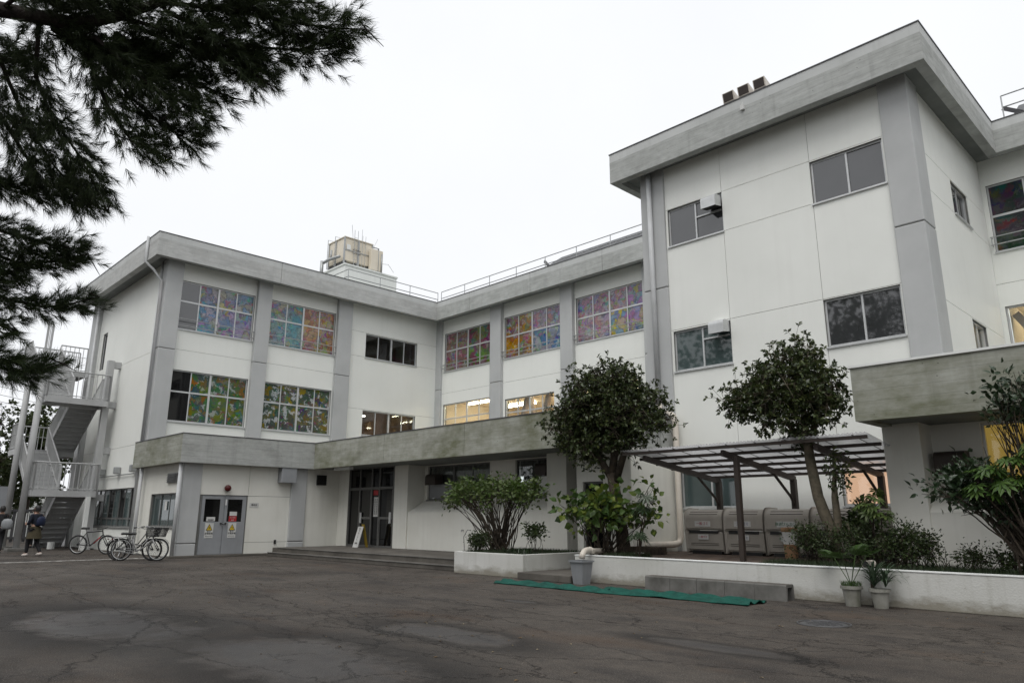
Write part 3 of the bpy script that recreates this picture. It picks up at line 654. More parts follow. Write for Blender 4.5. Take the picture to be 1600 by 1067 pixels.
# --- right block, front
xl, xr = (-11.08, -9.31), (-6.83, -5.09)
opsR = [(*xl, 8.97, 10.11), (*xr, 8.95, 10.09), (*xl, 5.28, 6.43), (*xr, 5.28, 6.45), (*xl, 1.58, 2.62), (*xr, 1.60, 2.62)]
rr = []
for a, b in ((-11.3, -9.31), (-9.31, -6.83), (-6.83, -4.9)):
    zz = [0.3, 2.9, 6.47, 8.96, 10.12, ZS] if (a, b) == (-9.31, -6.83) else [.3, 6.47, 10.12, ZS]
    rr += [(a, b, zz[i], zz[i + 1]) for i in range(len(zz) - 1)]
facade(RP, rr, opsR, B)
for (a, b), lst in ((xl, ((8.97, 10.11), (5.28, 6.43))), (xr, ((8.95, 10.09), (5.28, 6.45)))):
    for k, (z0, z1) in enumerate(lst): window(RP, a, b, z0, z1, B, split(a, b, 2), pane='glass' if k == 0 else 'glass_teal' if a < -10 else 'glass', big=None)
window(RP, *xl, 1.58, 2.62, B, split(*xl, 2), pane='glass_teal')
window(RP, *xr, 1.60, 2.62, B, split(*xr, 2), pane='clear')
mb = MB(); mb.face([(-6.9, R_ + .3, 1.5), (-5.0, R_ + .3, 1.5), (-5.0, R_ + .3, 2.7), (-6.9, R_ + .3, 2.7)]); mb.build('lit_curtain', 'curtain_orange', B)
for z in (9.42, 5.85):
    mb = MB(); fb(mb, RP, -10.17, -9.4, -.12, -.06, z + .2, z + .24); mb.build('window_transom', 'alu', B)
    hood(RP, -9.78, -9.34, .34, z + .22, z + .58, 'alu')
pilaster(-11.95, -11.14, R_ - .08, R_ + .5, 0, ZS); pilaster(-5.04, S_ + .06, R_ - .08, R_ + .72, 0, ZS)
# --- right block, side, and the wing beyond
opsSd = [(20.0, 21.47, 8.86, 9.78), (20.15, 21.45, 5.15, 6.12)]
facade(SP, [(17.8, 19.99, 3.6, 6.15), (19.99, 23.29, 3.6, 6.15), (17.8, 23.29, 6.15, 8.85), (17.8, 23.29, 8.85, 9.8), (17.8, 23.29, 9.8, ZS)], opsSd, B)
window(SP, 20.0, 21.47, 8.86, 9.78, B, split(20.0, 21.47, 2), pane='glass'); window(SP, 20.15, 21.45, 5.15, 6.12, B, split(20.15, 21.45, 2), pane='clear')
room(SP, 19.8, 22.2, 4.6, 6.9, 3, B, 'room_cream', [(20.3, 21.6, 1.2, 6.7)], 'lamp2')
facade(FP, [(S_ - .2, 8, 3.6, 7.7), (S_ - .2, 8, 7.7, ZS)], [(-4.34, -.8, 8.64, 10.66), (-.3, 3.2, 8.64, 10.66), (-4.34, -.8, 4.9, 7.04), (-.3, 3.2, 4.9, 7.04)], B)
for a, b in ((-4.34, -.8), (-.3, 3.2)):
    window(FP, a, b, 8.64, 10.66, B, split(a, b, 4), (9.72,), big=1, panes=['night'] * 8, guard=(8.82, 9.05))
    window(FP, a, b, 4.9, 7.04, B, split(a, b, 4), (5.9,), pane='clear', big=1)
room(FP, -4.3, 4, 4.3, 7.25, 6, B, 'room_cream', [(-3.9, -2.2, 1.5, 7.1), (-1.5, 0, 1.5, 7.1)])
mb = MB(); mb.beam((-4.2, 23.8, 6.9), (-2.9, 23.8, 4.6), .2, .2, upv=(0, 1, 0)); mb.build('seismic_brace', 'brace', B)
# closing walls that are seen only from aside
mb = MB(); mb.box(-11.92, -11.7, R_ + .5, C + .3, 3.9, ZS); mb.build('flank_wall', 'wall', B)
# --- right ground floor extension
column(-4.93, -4.29, 14.47, 15.2, .4, 3.1)
bay(-4.29, 8, 14.5, 15.1, 1.43, 1.9, .4, 3.1, [(-3.48, 6.5, 1.94, 2.99)], None)
window(('Y', 15.1), -3.48, 6.5, 1.94, 2.99, B, split(-3.48, 6.5, 6), pane='clear', frame='alu')
mb = MB(); mb.face([(-3.6, 15.4, 1.8), (6.6, 15.4, 1.8), (6.6, 15.4, 3.03), (-3.6, 15.4, 3.03)]); mb.build('lit_curtain', 'curtain_yellow', B)
hood(('Y', 15.1), -4.2, -3.7, .36, 2.1, 2.5, 'brown')
mb = MB(); mb.box(-4.92, -4.7, 15.2, R_ - .1, .4, 3.1); mb.build('flank_wall', 'wall_low', B)

# --- eaves: concrete fascia bands, edging, soffits
def band(poly, z0, z1, t, mat, name, cuts={}, out=0.):
    P = [Vector((x, y)) for x, y in poly]; nrm = []
    for i in range(len(P) - 1):
        d = (P[i + 1] - P[i]).normalized(); nrm.append(Vector((-d.y, d.x)))
    def off(i, k):
        if i == 0: return P[0] + nrm[0] * k
        if i == len(P) - 1: return P[-1] + nrm[-1] * k
        return P[i] + (nrm[i - 1] + nrm[i]) * k
    for i in range(len(P) - 1):
        a, b = off(i, -out), off(i + 1, -out); ai, bi = off(i, t), off(i + 1, t); d = (P[i + 1] - P[i]).normalized()
        cs = [None, *cuts.get(i, []), None]
        for k in range(len(cs) - 1):
            if cs[k] is None: q0, q0i = a, ai
            else: q0 = P[i] + d * (cs[k] + .008) - nrm[i] * out; q0i = q0 + nrm[i] * (t + out)
            if cs[k + 1] is None: q1, q1i = b, bi
            else: q1 = P[i] + d * (cs[k + 1] - .008) - nrm[i] * out; q1i = q1 + nrm[i] * (t + out)
            mm = mat[i] if isinstance(mat, (list, tuple)) else mat
            mb = MB(); mb.hexa([(*q0, z0), (*q1, z0), (*q0i, z0), (*q1i, z0), (*q0, z1), (*q1, z1), (*q0i, z1), (*q1i, z1)]); mb.build(name, mm, B)
roofA = [(-39.48, 8.78), (-28.93, 8.78), (-28.93, 22.69), (-12.0, 22.69)]
roofB = [(-12.67, 24.5), (-12.67, 16.53), (-3.84, 16.53), (-3.84, 22.69), (8, 22.69)]
cA = {1: [5.2], 2: [2.6, 6.8, 11.0, 14.6]}
band(roofA, 11.30, 11.99, .24, ['conc_left', 'conc_left', 'conc'], 'roof_fascia', cA); band(roofB, 11.30, 11.99, .24, 'conc', 'roof_fascia')
band(roofA, 11.99, 12.25, .24, 'conc_top', 'roof_upstand', cA); band(roofB, 11.99, 12.25, .24, 'conc_top', 'roof_upstand')
band(roofA, 12.25, 12.28, .26, 'edge', 'roof_edging', {}, .018); band(roofB, 12.25, 12.28, .26, 'edge', 'roof_edging', {}, .018)
canL = [(-30.1, 9.21), (-25.31, 9.21), (-25.31, 14.15), (-11.2, 14.15), (-11.2, 17.05)]
canR = [(-4.94, 17.05), (-4.94, 13.28), (8, 13.28)]
band(canL, 3.10, 4.06, .2, ['conc_moss', 'conc', 'conc_moss', 'conc'], 'canopy_fascia', {2: [4.6, 8.75]}); band(canL, 4.06, 4.085, .22, 'edge', 'canopy_edging', {}, .015)
band(canR, 2.98, 3.93, .2, 'conc_moss', 'canopy_fascia'); band(canR, 3.93, 3.97, .3, 'white', 'canopy_coping', {}, .03)
def slab(x0, x1, y0, y1, z0, z1, mat='soffit', name='roof_slab'):
    mb = MB(); mb.box(x0, x1, y0, y1, z0, z1); mb.build(name, mat, B)
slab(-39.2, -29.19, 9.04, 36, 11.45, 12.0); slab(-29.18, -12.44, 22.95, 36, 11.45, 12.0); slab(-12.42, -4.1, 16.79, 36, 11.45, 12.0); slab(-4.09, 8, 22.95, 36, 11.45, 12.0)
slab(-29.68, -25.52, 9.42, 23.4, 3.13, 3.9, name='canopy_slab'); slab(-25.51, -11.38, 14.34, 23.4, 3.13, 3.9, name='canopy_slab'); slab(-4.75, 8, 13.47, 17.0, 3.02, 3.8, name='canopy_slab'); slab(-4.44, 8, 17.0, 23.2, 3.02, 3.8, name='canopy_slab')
# --- pipes
def pipe(name, pts, r, mat='pipe', clips=()):
    mb = MB(); mb.tube(pts, r, 10); o = mb.build(name, mat, B, smooth=True)
    for z, c in clips:
        q = MB(); q.torus((c[0], c[1], z), (0, 0, 1), r + .006, .012, 14, 6); q.build('pipe_clip', 'steel', o)
    return o
pipe('downpipe', [(-29.98, 8.70, 12.3), (-29.98, 8.70, 11.25), (-29.86, 9.0, 10.95), (-29.74, 9.33, 10.5), (-29.74, 9.33, 4.1)], .055, clips=[(z, (-29.74, 9.33)) for z in (9.7, 8.2, 6.6, 5.2)])
pipe('downpipe', [(-30.1, 9.42, 11.4), (-30.1, 9.42, 0)], .06, clips=[(z, (-30.1, 9.42)) for z in (9.2, 7.4, 5.6, 2.0)])
pipe('downpipe', [(-29.45, 9.36, 3.2), (-29.45, 9.36, 0)], .06, clips=[(1.5, (-29.45, 9.36))]); pipe('downpipe', [(-25.56, 9.34, 3.2), (-25.56, 9.34, .05)], .065, clips=[(2.4, (-25.56, 9.34)), (1.3, (-25.56, 9.34))])
pipe('downpipe', [(-37.9, 9.25, 11.4), (-37.9, 9.25, 0)], .06)
pipe('downpipe', [(-11.58, 16.98, 11.4), (-11.56, 16.98, 4.25)], .075, 'pipe', [(z, (-11.57, 16.98)) for z in (9.6, 7.9, 6.1)])
pipe('drainpipe', [(-11.56, 16.98, 4.4), (-11.52, 16.98, 4.2), (-11.4, 16.97, 4.12), (-11.2, 16.95, 4.1), (-11.08, 16.94, 4.02), (-11.03, 16.94, 3.85), (-11.03, 16.94, .85), (-11.05, 16.9, .7), (-11.1, 16.7, .66), (-11.2, 15.6, .66)], .085, 'pvc', [(z, (-11.03, 16.94)) for z in (3.3, 2.2, 1.2)])
# ================================================================ steps, terrace, planters
st = thing('entrance_steps', 'two low dark concrete steps leading up to the entrance doors', 'steps')
mb = MB(); mb.box(-24.9, -14.42, 12.35, 12.72, 0, .13); mb.build('step', 'step', st, bevel=.015)
mb = MB(); mb.box(-25.3, -14.42, 12.72, 15.58, 0, .27); mb.box(-14.42, -12.0, 14.5, 15.58, 0, .27); mb.build('landing', 'step', st, bevel=.015)
mb = MB(); mb.box(-24.9, -14.42, 12.33, 12.39, .118, .134); mb.box(-24.9, -14.42, 12.70, 12.76, .258, .274); mb.build('nosing', 'kerb', st)
pw = thing('planter_bed', 'white rendered raised planter holding the bushy hydrangea beside the steps', 'planter')
mb = MB(); mb.box(-14.4, -12.0, 12.05, 12.17, 0, .51); mb.box(-12.12, -12.0, 12.17, 14.48, 0, .51); mb.box(-14.4, -14.28, 12.17, 14.48, 0, .51); mb.build('planter_wall', 'planter', pw, bevel=.012)
mb = MB(); mb.box(-14.28, -12.12, 12.17, 14.48, 0, .46); mb.build('soil', 'soil', pw)
mb = MB(); mb.box(-11.98, -10.75, 11.85, 15.08, 0, .15); mb.box(-10.75, -10.42, 11.85, 12.36, 0, .15); o = mb.build('side_step', 'step', None, bevel=.015); tag(o, 'low dark concrete slab between the planter and the long white wall', 'step')
tw = thing('retaining_wall', 'long low white rendered retaining wall along the yard', 'wall')
mb = MB(); mb.box(-10.74, 9, 12.37, 12.55, 0, .53); mb.box(-10.74, -10.6, 12.55, 15.1, 0, .53); mb.build('wall_body', 'planter', tw, bevel=.012)
mb = MB(); mb.box(-10.744, 9, 12.36, 12.565, .531, .55); mb.build('wall_cap', 'white', tw, bevel=.004)
mb = MB(); mb.box(-10.6, 9, 12.55, 15.1, .0, .48); mb.box(-11.2, 9, 15.1, R_ + .2, .0, .48); t_ = mb.build('terrace', 'terrace'); t_['kind'] = 'structure'
# rough paving slabs of the terrace that show in front of the bins
for i in range(9):
    for j in range(6):
        x0 = -10.2 + i * .5 + (j % 2) * .2; y0 = 13.0 + j * .5
        mb = MB(); mb.box(x0 + .012, x0 + .488, y0 + .012, y0 + .488, .48, .492 + random.random() * .008); mb.build('paving_slab', 'terrace', t_)

# ================================================================ carport over the bins
cp = thing('bin_shelter', 'brown steel lean-to shelter with corrugated clear roof over the bins', 'shelter')
zF, zB, yF, yB = 2.66, 2.25, 13.32, 16.6
zr = lambda y: zF + (zB - zF) * (y - yF) / (yB - yF)
for x in (-9.6, -7.68, -5.76):
    mb = MB(); mb.box(x - .06, x + .06, 16.48, 16.6, .49, zB - .05); mb.build('post', 'brown', cp)
    mb = MB(); mb.beam((x, yF + .12, zr(yF + .12) - .04), (x, 16.62, zr(16.62) - .04), .07, .12); mb.build('rafter', 'brown', cp)
    mb = MB(); mb.tube([(x, 16.5, 1.62), (x, 16.35, 1.8), (x, 15.6, zr(15.6) - .09)], .032, 8); mb.build('brace', 'brown', cp)
mb = MB(); mb.box(-7.55, -7.45, 13.62, 13.72, .49, zr(13.67) - .08); mb.build('post', 'brown', cp, bevel=.004)
for k in range(6):
    y = yF + .03 + k * .64
    mb = MB(); mb.box(-10.1, -4.8, y - .03, y + .03, zr(y) + .024, zr(y) + .085); mb.build('purlin', 'brown', cp)
nx = 220; xs = np.linspace(-10.12, -4.78, nx); V = []
for y in (yF - .06, 16.75):
    for x in xs: V.append((x, y, zr(y) + .115 + .016 * math.cos((x + 10.12) * 2 * PI / .076)))
F = [(i, i + 1, nx + i + 1, nx + i) for i in range(nx - 1)]
np_mesh('roof_sheet', V, F, 'clearroof', cp, smooth=True)
mb = MB()
for x in np.arange(-10, -4.8, .62): mb.box(x - .01, x + .01, yF - .02, 16.65, 0, .008)
for i in range(len(mb.v)): x, y, z = mb.v[i]; mb.v[i] = (x, y, zr(y) + .088 + z)
mb.build('glazing_bars', 'brown', cp)

# ================================================================ bins
def bin_(x0, x1, label, word, ink, lower=True):
    t = thing('storage_bin', label, 'bin', 'taupe bins under the shelter')
    yb, yf, z0, zs, z1 = 16.42, 15.82, .56, 1.03, 1.52
    def shell(name, prof):
        mb = MB()
        for i in range(len(prof)):
            a, b = prof[i], prof[(i + 1) % len(prof)]
            mb.face([(x0, a[0], a[1]), (x1, a[0], a[1]), (x1, b[0], b[1]), (x0, b[0], b[1])])
        mb.face([(x0, *q) for q in reversed(prof)]); mb.face([(x1, *q) for q in prof])
        me = mb.build(name, 'bin', t, bevel=.045); me.modifiers['bevel'].segments = 3; me.modifiers['bevel'].angle_limit = math.radians(50)
        m2 = me.modifiers.new('weld', 'WELD'); m2.merge_threshold = .0005
        me.modifiers.move(1, 0)
        return me
    arc = [(yf + .2 - .2 * math.cos(a), z1 - .2 + .2 * math.sin(a)) for a in [PI / 2 * i / 6 for i in range(7)]]
    shell('bin_lid', [(yf, zs + .012)] + arc + [(yb, z1 - .01), (yb, zs + .012)])
    shell('bin_body', [(yf + .05, z0), (yf + .01, zs - .01), (yb, zs - .01), (yb, z0)])
    w = x1 - x0
    mb = MB(); mb.box(x0 + .1, x1 - .14, yf - .006, yf + .03, zs - .06, zs + .003); mb.build('grip_recess', 'black', t)
    mb = MB()
    for z in (z1 - .11, z1 - .055):
        y = yf + .2 - math.sqrt(max(.0, .04 - (z - z1 + .2) ** 2)); mb.box(x0 + .12, x1 - .15, y - .004, y + .02, z - .008, z + .008)
    for z in (z0 + .14, z0 + .18): mb.box(x0 + .12, x1 - .15, yf + .05 - .04 * (z - z0) / .47 - .006, yf + .07, z - .007, z + .007)
    mb.build('moulded_rib', 'step', t)
    mb = MB(); mb.box(x0 + .12, x1 - .12, yf + .08, yb - .05, .485, z0 + .01); mb.build('skid', 'black', t)
    if word:
        c = (x0 + x1) / 2 - .03
        mb = MB(); mb.box(c - .21, c + .21, yf - .009, yf - .003, 1.13, 1.255); p = mb.build('label_plate', 'label', t)
        if word != ' ': text(word, .082, (c, yf - .012, 1.192), 'Y', ink, p)
        if lower:
            mb = MB(); mb.box(c - .14, c + .14, yf + .0, yf + .012, .83, .945); p = mb.build('label_plate', 'label', t)
            text(word, .06, (c, yf - .003, .885), 'Y', ink, p)
        mb = MB(); mb.box(c - .12, c + .18, yf + .2, yf + .42, z1 - .004, z1 + .004); mb.build('notice_sheet', 'label', t)
bin_(-10.16, -9.14, 'taupe lidded bin with red lettering, nearest the cream drainpipe', '一般ゴミ', 'ink_red')
bin_(-9.10, -8.12, 'taupe lidded bin with dark blue lettering, behind the front shelter post', 'プラゴミ', 'ink_blue')
bin_(-8.08, -7.06, 'taupe lidded bin with green lettering, behind the rusty drum', '資源びんカン', 'ink_green')
bin_(-7.02, -6.02, 'taupe lidded bin with blank pale label behind the tree trunk', ' ', 'ink', False)
t = bin_(-5.98, -5.1, 'taupe lidded bin without label, beside the right pillar', '', 'ink', False)
rb = thing('rusty_drum', 'small white and rust stained waste drum in front of the bins', 'drum')
mb = MB(); mb.lathe([(.13, 0), (.15, .3)], (-7.3, 15.35, .49), 18); mb.build('rusted_bottom', 'rust', rb, smooth=True)
mb = MB(); mb.lathe([(.15, .3), (.165, .55)], (-7.3, 15.35, .49), 18); mb.build('drum_body', 'label', rb, smooth=True)
mb = MB(); mb.lathe([(.165, .55), (.18, .57), (.18, .62), (.16, .64), (0, .65)], (-7.3, 15.35, .49), 18); mb.build('drum_lid', 'rust', rb, smooth=True)
mb = MB(); mb.box(-11.0, -10.2, 14.7, 15.05, .485, .66); o = mb.build('wooden_trough', 'bark', None, bevel=.01); tag(o, 'dark wooden trough box on the terrace next to the cream drainpipe', 'trough')
dp = thing('drain_hose', 'cream drain pipe lying on the terrace and emptying into the grey bucket', 'pipe')
mb = MB(); mb.tube([(-11.18, 15.05, .6), (-10.98, 14.2, .6), (-10.7, 13.3, .6), (-10.42, 12.65, .62), (-10.3, 12.35, .655), (-10.25, 12.2, .66), (-10.22, 12.07, .64), (-10.2, 11.99, .58), (-10.2, 11.97, .5)], .062, 12); mb.build('pipe_run', 'pvc', dp, smooth=True)
mb = MB(); mb.torus((-10.3, 12.35, .655), (.3, -.9, .2), .063, .01, 16, 6); mb.build('pipe_collar', 'pvc', dp, smooth=True)
bk = thing('bucket', 'grey square plastic bucket catching the drain pipe', 'bucket')
mb = MB(); a, b = .12, .17; cx, cy = -10.2, 11.95
def ring(r, z): return [(cx - r, cy - r, z), (cx + r, cy - r, z), (cx + r, cy + r, z), (cx - r, cy + r, z)]
q0, q1, q2, q3 = ring(a, .0), ring(b, .47), ring(b - .012, .47), ring(a - .01, .03)
for A_, B_ in ((q0, q1), (q1, q2), (q2, q3)):
    for i in range(4): mb.face([A_[i], A_[(i + 1) % 4], B_[(i + 1) % 4], B_[i]])
mb.face(q3); mb.build('bucket_body', 'bucket', bk)
mb = MB()
for i in range(4):
    r = ring(b + .012, .45); A_, B_ = Vector(r[i]), Vector(r[(i + 1) % 4]); mb.beam(A_, B_, .028, .03)
mb.build('bucket_rim', 'bucket', bk)

# ================================================================ upturned gutter blocks in a row
gb = thing('gutter_block', 'upturned grey concrete gutter block, end of the row with its hollow showing', 'concrete block', 'row of upturned gutter blocks')
gl = ['upturned grey concrete gutter block, end of the row next to the grey bucket', 'upturned grey concrete gutter block, second from the bucket end of the row',
      'upturned grey concrete gutter block in the middle of the row', 'upturned grey concrete gutter block, fourth from the bucket end of the row']
def gblock(t, x0, x1):
    y0, y1, h = 11.93, 12.22, .255; th = .045
    prof = [(y0, 0), (y0 + .012, h - .02), (y0 + .03, h), (y1 - .03, h), (y1 - .012, h - .02), (y1, 0), (y1 - th, 0), (y1 - th - .015, h - th), (y0 + th + .015, h - th), (y0 + th, 0)]
    mb = MB(); n = len(prof)
    for i in range(n):
        a, b = prof[i], prof[(i + 1) % n]; mb.face([(x0, *a), (x1, *a), (x1, *b), (x0, *b)])
    for x in (x0, x1):
        for q in ((0, 1, 8, 9), (1, 2, 3, 8), (3, 4, 7, 8), (4, 5, 6, 7)): mb.face([(x, *prof[i]) for i in q])
    mb.build('channel', 'kerb', t)
    mb = MB(); mb.box(x0 + .004, x1 - .004, y0 + .034, y1 - .034, h - .002, h + .002); mb.build('worn_top', 'step', t)
gblock(gb, -6.38, -5.82)
for k in range(4):
    t = thing('gutter_block', gl[k], 'concrete block', 'row of upturned gutter blocks'); gblock(t, -8.62 + k * .56 + .004, -8.62 + (k + 1) * .56 - .004)

# ================================================================ green netting, manhole, pots, sign
def mat_sheet(x0, x1, y0, y1, label, seed, yaw):
    r = np.random.default_rng(seed); nx_, ny_ = 90, 16; V = []
    ph = r.random(6) * 6
    for j in range(ny_ + 1):
        for i in range(nx_ + 1):
            u, v = i / nx_, j / ny_
            x = x0 + (x1 - x0) * u + .03 * math.sin(v * 9 + ph[3]); y = y0 + (y1 - y0) * v + .05 * math.sin(u * 5 + ph[0]) + .02 * math.sin(u * 23 + ph[1]) + yaw * (u - .5)
            z = .016 + .03 * (1 + math.sin(v * 21 + ph[2] + 1.2 * math.sin(u * 11))) * (1 + .4 * math.sin(u * 31 + ph[4])) * (.25 + .75 * math.sin(PI * min(1, max(0, v))))
            V.append((x, y, z))
    F = [(j * (nx_ + 1) + i, j * (nx_ + 1) + i + 1, (j + 1) * (nx_ + 1) + i + 1, (j + 1) * (nx_ + 1) + i) for j in range(ny_) for i in range(nx_)]
    o = np_mesh('green_net', V, F, 'teal', smooth=True); sm = o.modifiers.new('solid', 'SOLIDIFY'); sm.thickness = .012
    tag(o, label, 'netting', 'green nets on the yard')
mat_sheet(-11.5, -8.75, 10.72, 11.22, 'folded green net on the ground in front of planter and bucket', 3, .12)
mat_sheet(-8.85, -5.95, 10.78, 11.52, 'folded green net on the ground in front of the gutter blocks', 5, .1)
mh = thing('manhole_cover', 'round dark iron manhole cover in the asphalt', 'manhole')
mb = MB(); mb.lathe([(0, .006), (.27, .006), (.28, .004), (.285, .002)], (-4.3, 9.78, 0), 36); mb.build('cover', 'edge', mh)
mb = MB(); mb.torus((-4.3, 9.78, .004), (0, .001, 1), .32, .012, 36, 6); mb.build('rim', 'edge', mh)
mb = MB()
for i in range(-4, 5):
    for j in range(-4, 5):
        if i * i + j * j < 17: mb.box(-4.3 + i * .055 - .015, -4.3 + i * .055 + .015, 9.78 + j * .055 - .015, 9.78 + j * .055 + .015, .006, .011)
mb.build('grip_studs', 'edge', mh)
def pot(cx, cy, r0, r1, h, label):
    t = thing('potted_plant', label, 'potted plant', 'two pots by the white wall')
    mb = MB(); mb.lathe([(0, .0), (r0, .0), (r1, h - .045), (r1 + .025, h - .045), (r1 + .025, h), (r1, h), (r1 - .02, h - .04), (0, h - .04)], (cx, cy, 0), 26); mb.build('pot', 'pot', t, smooth=False)
    mb = MB(); mb.lathe([(0, h - .03), (r1 - .015, h - .035)], (cx, cy, 0), 20); mb.build('soil', 'soil', t)
    return t
MT['leaf_palm'] = leafmat('palm_leaf', [(.045, .085, .02), (.06, .11, .03)], .45, .25)
MT['leaf_strap'] = leafmat('strap_leaf', [(.05, .085, .05), (.08, .12, .07), (.04, .07, .04)], .4, .15)
def strap(mb, base, az, el, L, w, droop, n=8):
    p = Vector(base); V = []
    for k in range(n + 1):
        u = k / n; e = el - droop * u * u; d = Vector((math.cos(az) * math.cos(e), math.sin(az) * math.cos(e), math.sin(e))); s_ = Vector((-math.sin(az), math.cos(az), 0))
        ww = w * (1 - u) ** .7 * (0.55 + .45 * min(1, u * 4)); V.append((p - s_ * ww, p + s_ * ww)); p = p + d * (L / n)
    for k in range(n): mb.face([V[k][0], V[k][1], V[k + 1][1], V[k + 1][0]])
p1 = pot(-4.84, 12.12, .105, .14, .30, 'weathered pot holding a small fan palm with ragged leaves')
mb = MB()
for az, el, L in ((2.9, 1.0, .5), (.2, 1.05, .52), (1.2, 1.25, .55), (4.6, 1.15, .45), (5.6, 1.2, .5)):
    b0 = Vector((-4.84, 12.12, .3)); d = Vector((math.cos(az) * math.cos(el), math.sin(az) * math.cos(el), math.sin(el))); tip = b0 + d * L
    mb.tube([b0, b0 + d * L * .5, tip], .006, 5)
    sd_ = Vector((-math.sin(az), math.cos(az), 0)); f_ = Vector((math.cos(az), math.sin(az), .7)).normalized()
    for k in range(13):
        a = (k - 6) / 6 * 1.25; dd = (f_ * math.cos(a) + sd_ * math.sin(a)); q = Vector((-dd.y, dd.x, 0)).normalized() * .026
        m1 = tip + dd * .15; e_ = tip + dd * (.27 + .03 * random.random()) + Vector((0, 0, -.05))
        mb.face([tip, m1 - q, e_, m1 + q])
mb.build('palm_fronds', 'leaf_palm', p1)
mb = MB()
for k in range(200):
    a = random.random() * 2 * PI; r = .15 * math.sqrt(random.random()); strap(mb, (-4.84 + r * math.cos(a), 12.12 + r * math.sin(a), .29), random.random() * 6.28, 1.2, .1, .004, .8, 3)
mb.build('moss_tuft', 'leaf_palm', p1)
p2 = pot(-4.43, 12.14, .10, .132, .28, 'weathered pot holding a spiky strap leaved aloe')
for cx_, n_ in ((-4.5, 44), (-4.34, 34)):
    mb = MB()
    for k in range(n_): strap(mb, (cx_, 12.14, .3 + .16 * random.random()), random.random() * 6.28, .5 + .95 * random.random(), .34 + .16 * random.random(), .017, 1.3 + random.random())
    mb.build('strap_leaves', 'leaf_strap', p2)
wp_ = thing('wall_outlet_pipe', 'short pipe end poking over the white wall between the pots', 'pipe')
mb = MB(); mb.tube([(-4.66, 12.6, .62), (-4.66, 12.28, .62)], .055, 14, cap=False); mb.build('pipe_mouth', 'pvc', wp_, smooth=True)
mb = MB(); mb.tube([(-4.66, 12.6, .62), (-4.66, 12.29, .62)], .045, 14); mb.build('pipe_bore', 'black', wp_); mb = MB(); mb.tube([(-4.6, 12.33, .6), (-4.6, 12.33, .0)], .028, 8); mb.build('down_tube', 'bark', wp_)
MT['sign_stand'] = surf('dull_yellow_plastic', (.30, .21, .02), (.25, .17, .02), 4, .5)
sg = thing('floor_sign', 'white folding floor sign with an arrow standing before the entrance doors', 'sign')
sx, sy = -23.2, 15.0
mb = MB(); mb.hexa([(sx - .2, sy - .18, .28), (sx + .14, sy - .18, .28), (sx - .2, sy - .16, .28), (sx + .14, sy - .16, .28), (sx - .12, sy - .02, 1.0), (sx + .2, sy - .02, 1.0), (sx - .12, sy, 1.0), (sx + .2, sy, 1.0)]); mb.build('sign_board', 'label', sg)
mb = MB(); mb.hexa([(sx + .06, sy + .2, .28), (sx + .2, sy + .2, .28), (sx + .06, sy + .22, .28), (sx + .2, sy + .22, .28), (sx + .02, sy + .02, 1.08), (sx + .18, sy + .02, 1.08), (sx + .02, sy + .05, 1.08), (sx + .18, sy + .05, 1.08)]); mb.build('sign_stand', 'sign_stand', sg)
for i, ch in enumerate('受付はこちら'):
    z = .93 - i * .075; text(ch, .075, (sx + .03 + (z - .65) * .1, sy - .105 + (z - .65) * .225 - .02, z), 'Y', 'ink', sg)
mb = MB(); z = .42; y = sy - .105 + (z - .65) * .225 - .018
mb.face([(sx - .08, y, z), (sx + .03, y, z), (sx + .03, y, z + .03), (sx - .08, y, z + .03)]); mb.face([(sx + .03, y, z - .02), (sx + .09, y, z + .015), (sx + .03, y, z + .05)]); mb.build('arrow_mark', 'ink', sg)

# ================================================================ outside stair
ES = thing('fire_escape', 'light grey steel fire escape stair at the gable of the left wing', 'staircase')
Xf, Xb, Xm0, Xm1 = -34.0, -39.6, -35.2, -38.3       # front of half landings, back of floor landings, flight ends
Y0, Ym, Y1 = 6.85, 8.0, 9.12
floors = (.0, 4.2, 7.92); halfs = (2.33, 6.08)
def landing(x0, x1, z):
    mb = MB(); mb.box(x0, x1, Y0, Y1, z - .03, z); mb.build('landing_plate', 'stair', ES)
    mb = MB()
    for (a, b) in (((x0, Y0), (x1, Y0)), ((x1, Y0), (x1, Y1)), ((x0, Y1), (x1, Y1)), ((x0, Y0), (x0, Y1))):
        mb.beam((*a, z - .12), (*b, z - .12), .05, .24)
    mb.build('landing_frame', 'stair', ES)
def railing(pts, h, gap=.17, name='railing', mid=False):
    r = MB()
    for i in range(len(pts) - 1):
        a, b = Vector(pts[i]), Vector(pts[i + 1]); L = (b - a).length; n = max(1, int(L / gap))
        r.tube([a + Vector((0, 0, h)), b + Vector((0, 0, h))], .032, 6); r.tube([a + Vector((0, 0, .08)), b + Vector((0, 0, .08))], .02, 6)
        for k in range(n + 1):
            p = a.lerp(b, k / n); r.tube([p + Vector((0, 0, .0)), p + Vector((0, 0, h))], .032 if k in (0, n) else .0155, 5)
        if mid: r.tube([a + Vector((0, 0, h * .6)), b + Vector((0, 0, h * .6))], .014, 6)
    r.build(name, 'stair', ES)
for z in halfs:
    landing(Xm0, Xf, z); railing([(Xm0, Y0, z), (Xf, Y0, z), (Xf, Y1, z), (Xm0, Y1, z)], 1.1)
for z in floors[1:]:
    landing(Xb, Xm1, z); railing([(Xm1, Y0, z), (Xb, Y0, z), (Xb, Y1, z)], 1.15, mid=True)
railing([(Xm1, Ym, floors[2]), (Xm1, Y1, floors[2])], 1.15, mid=True)
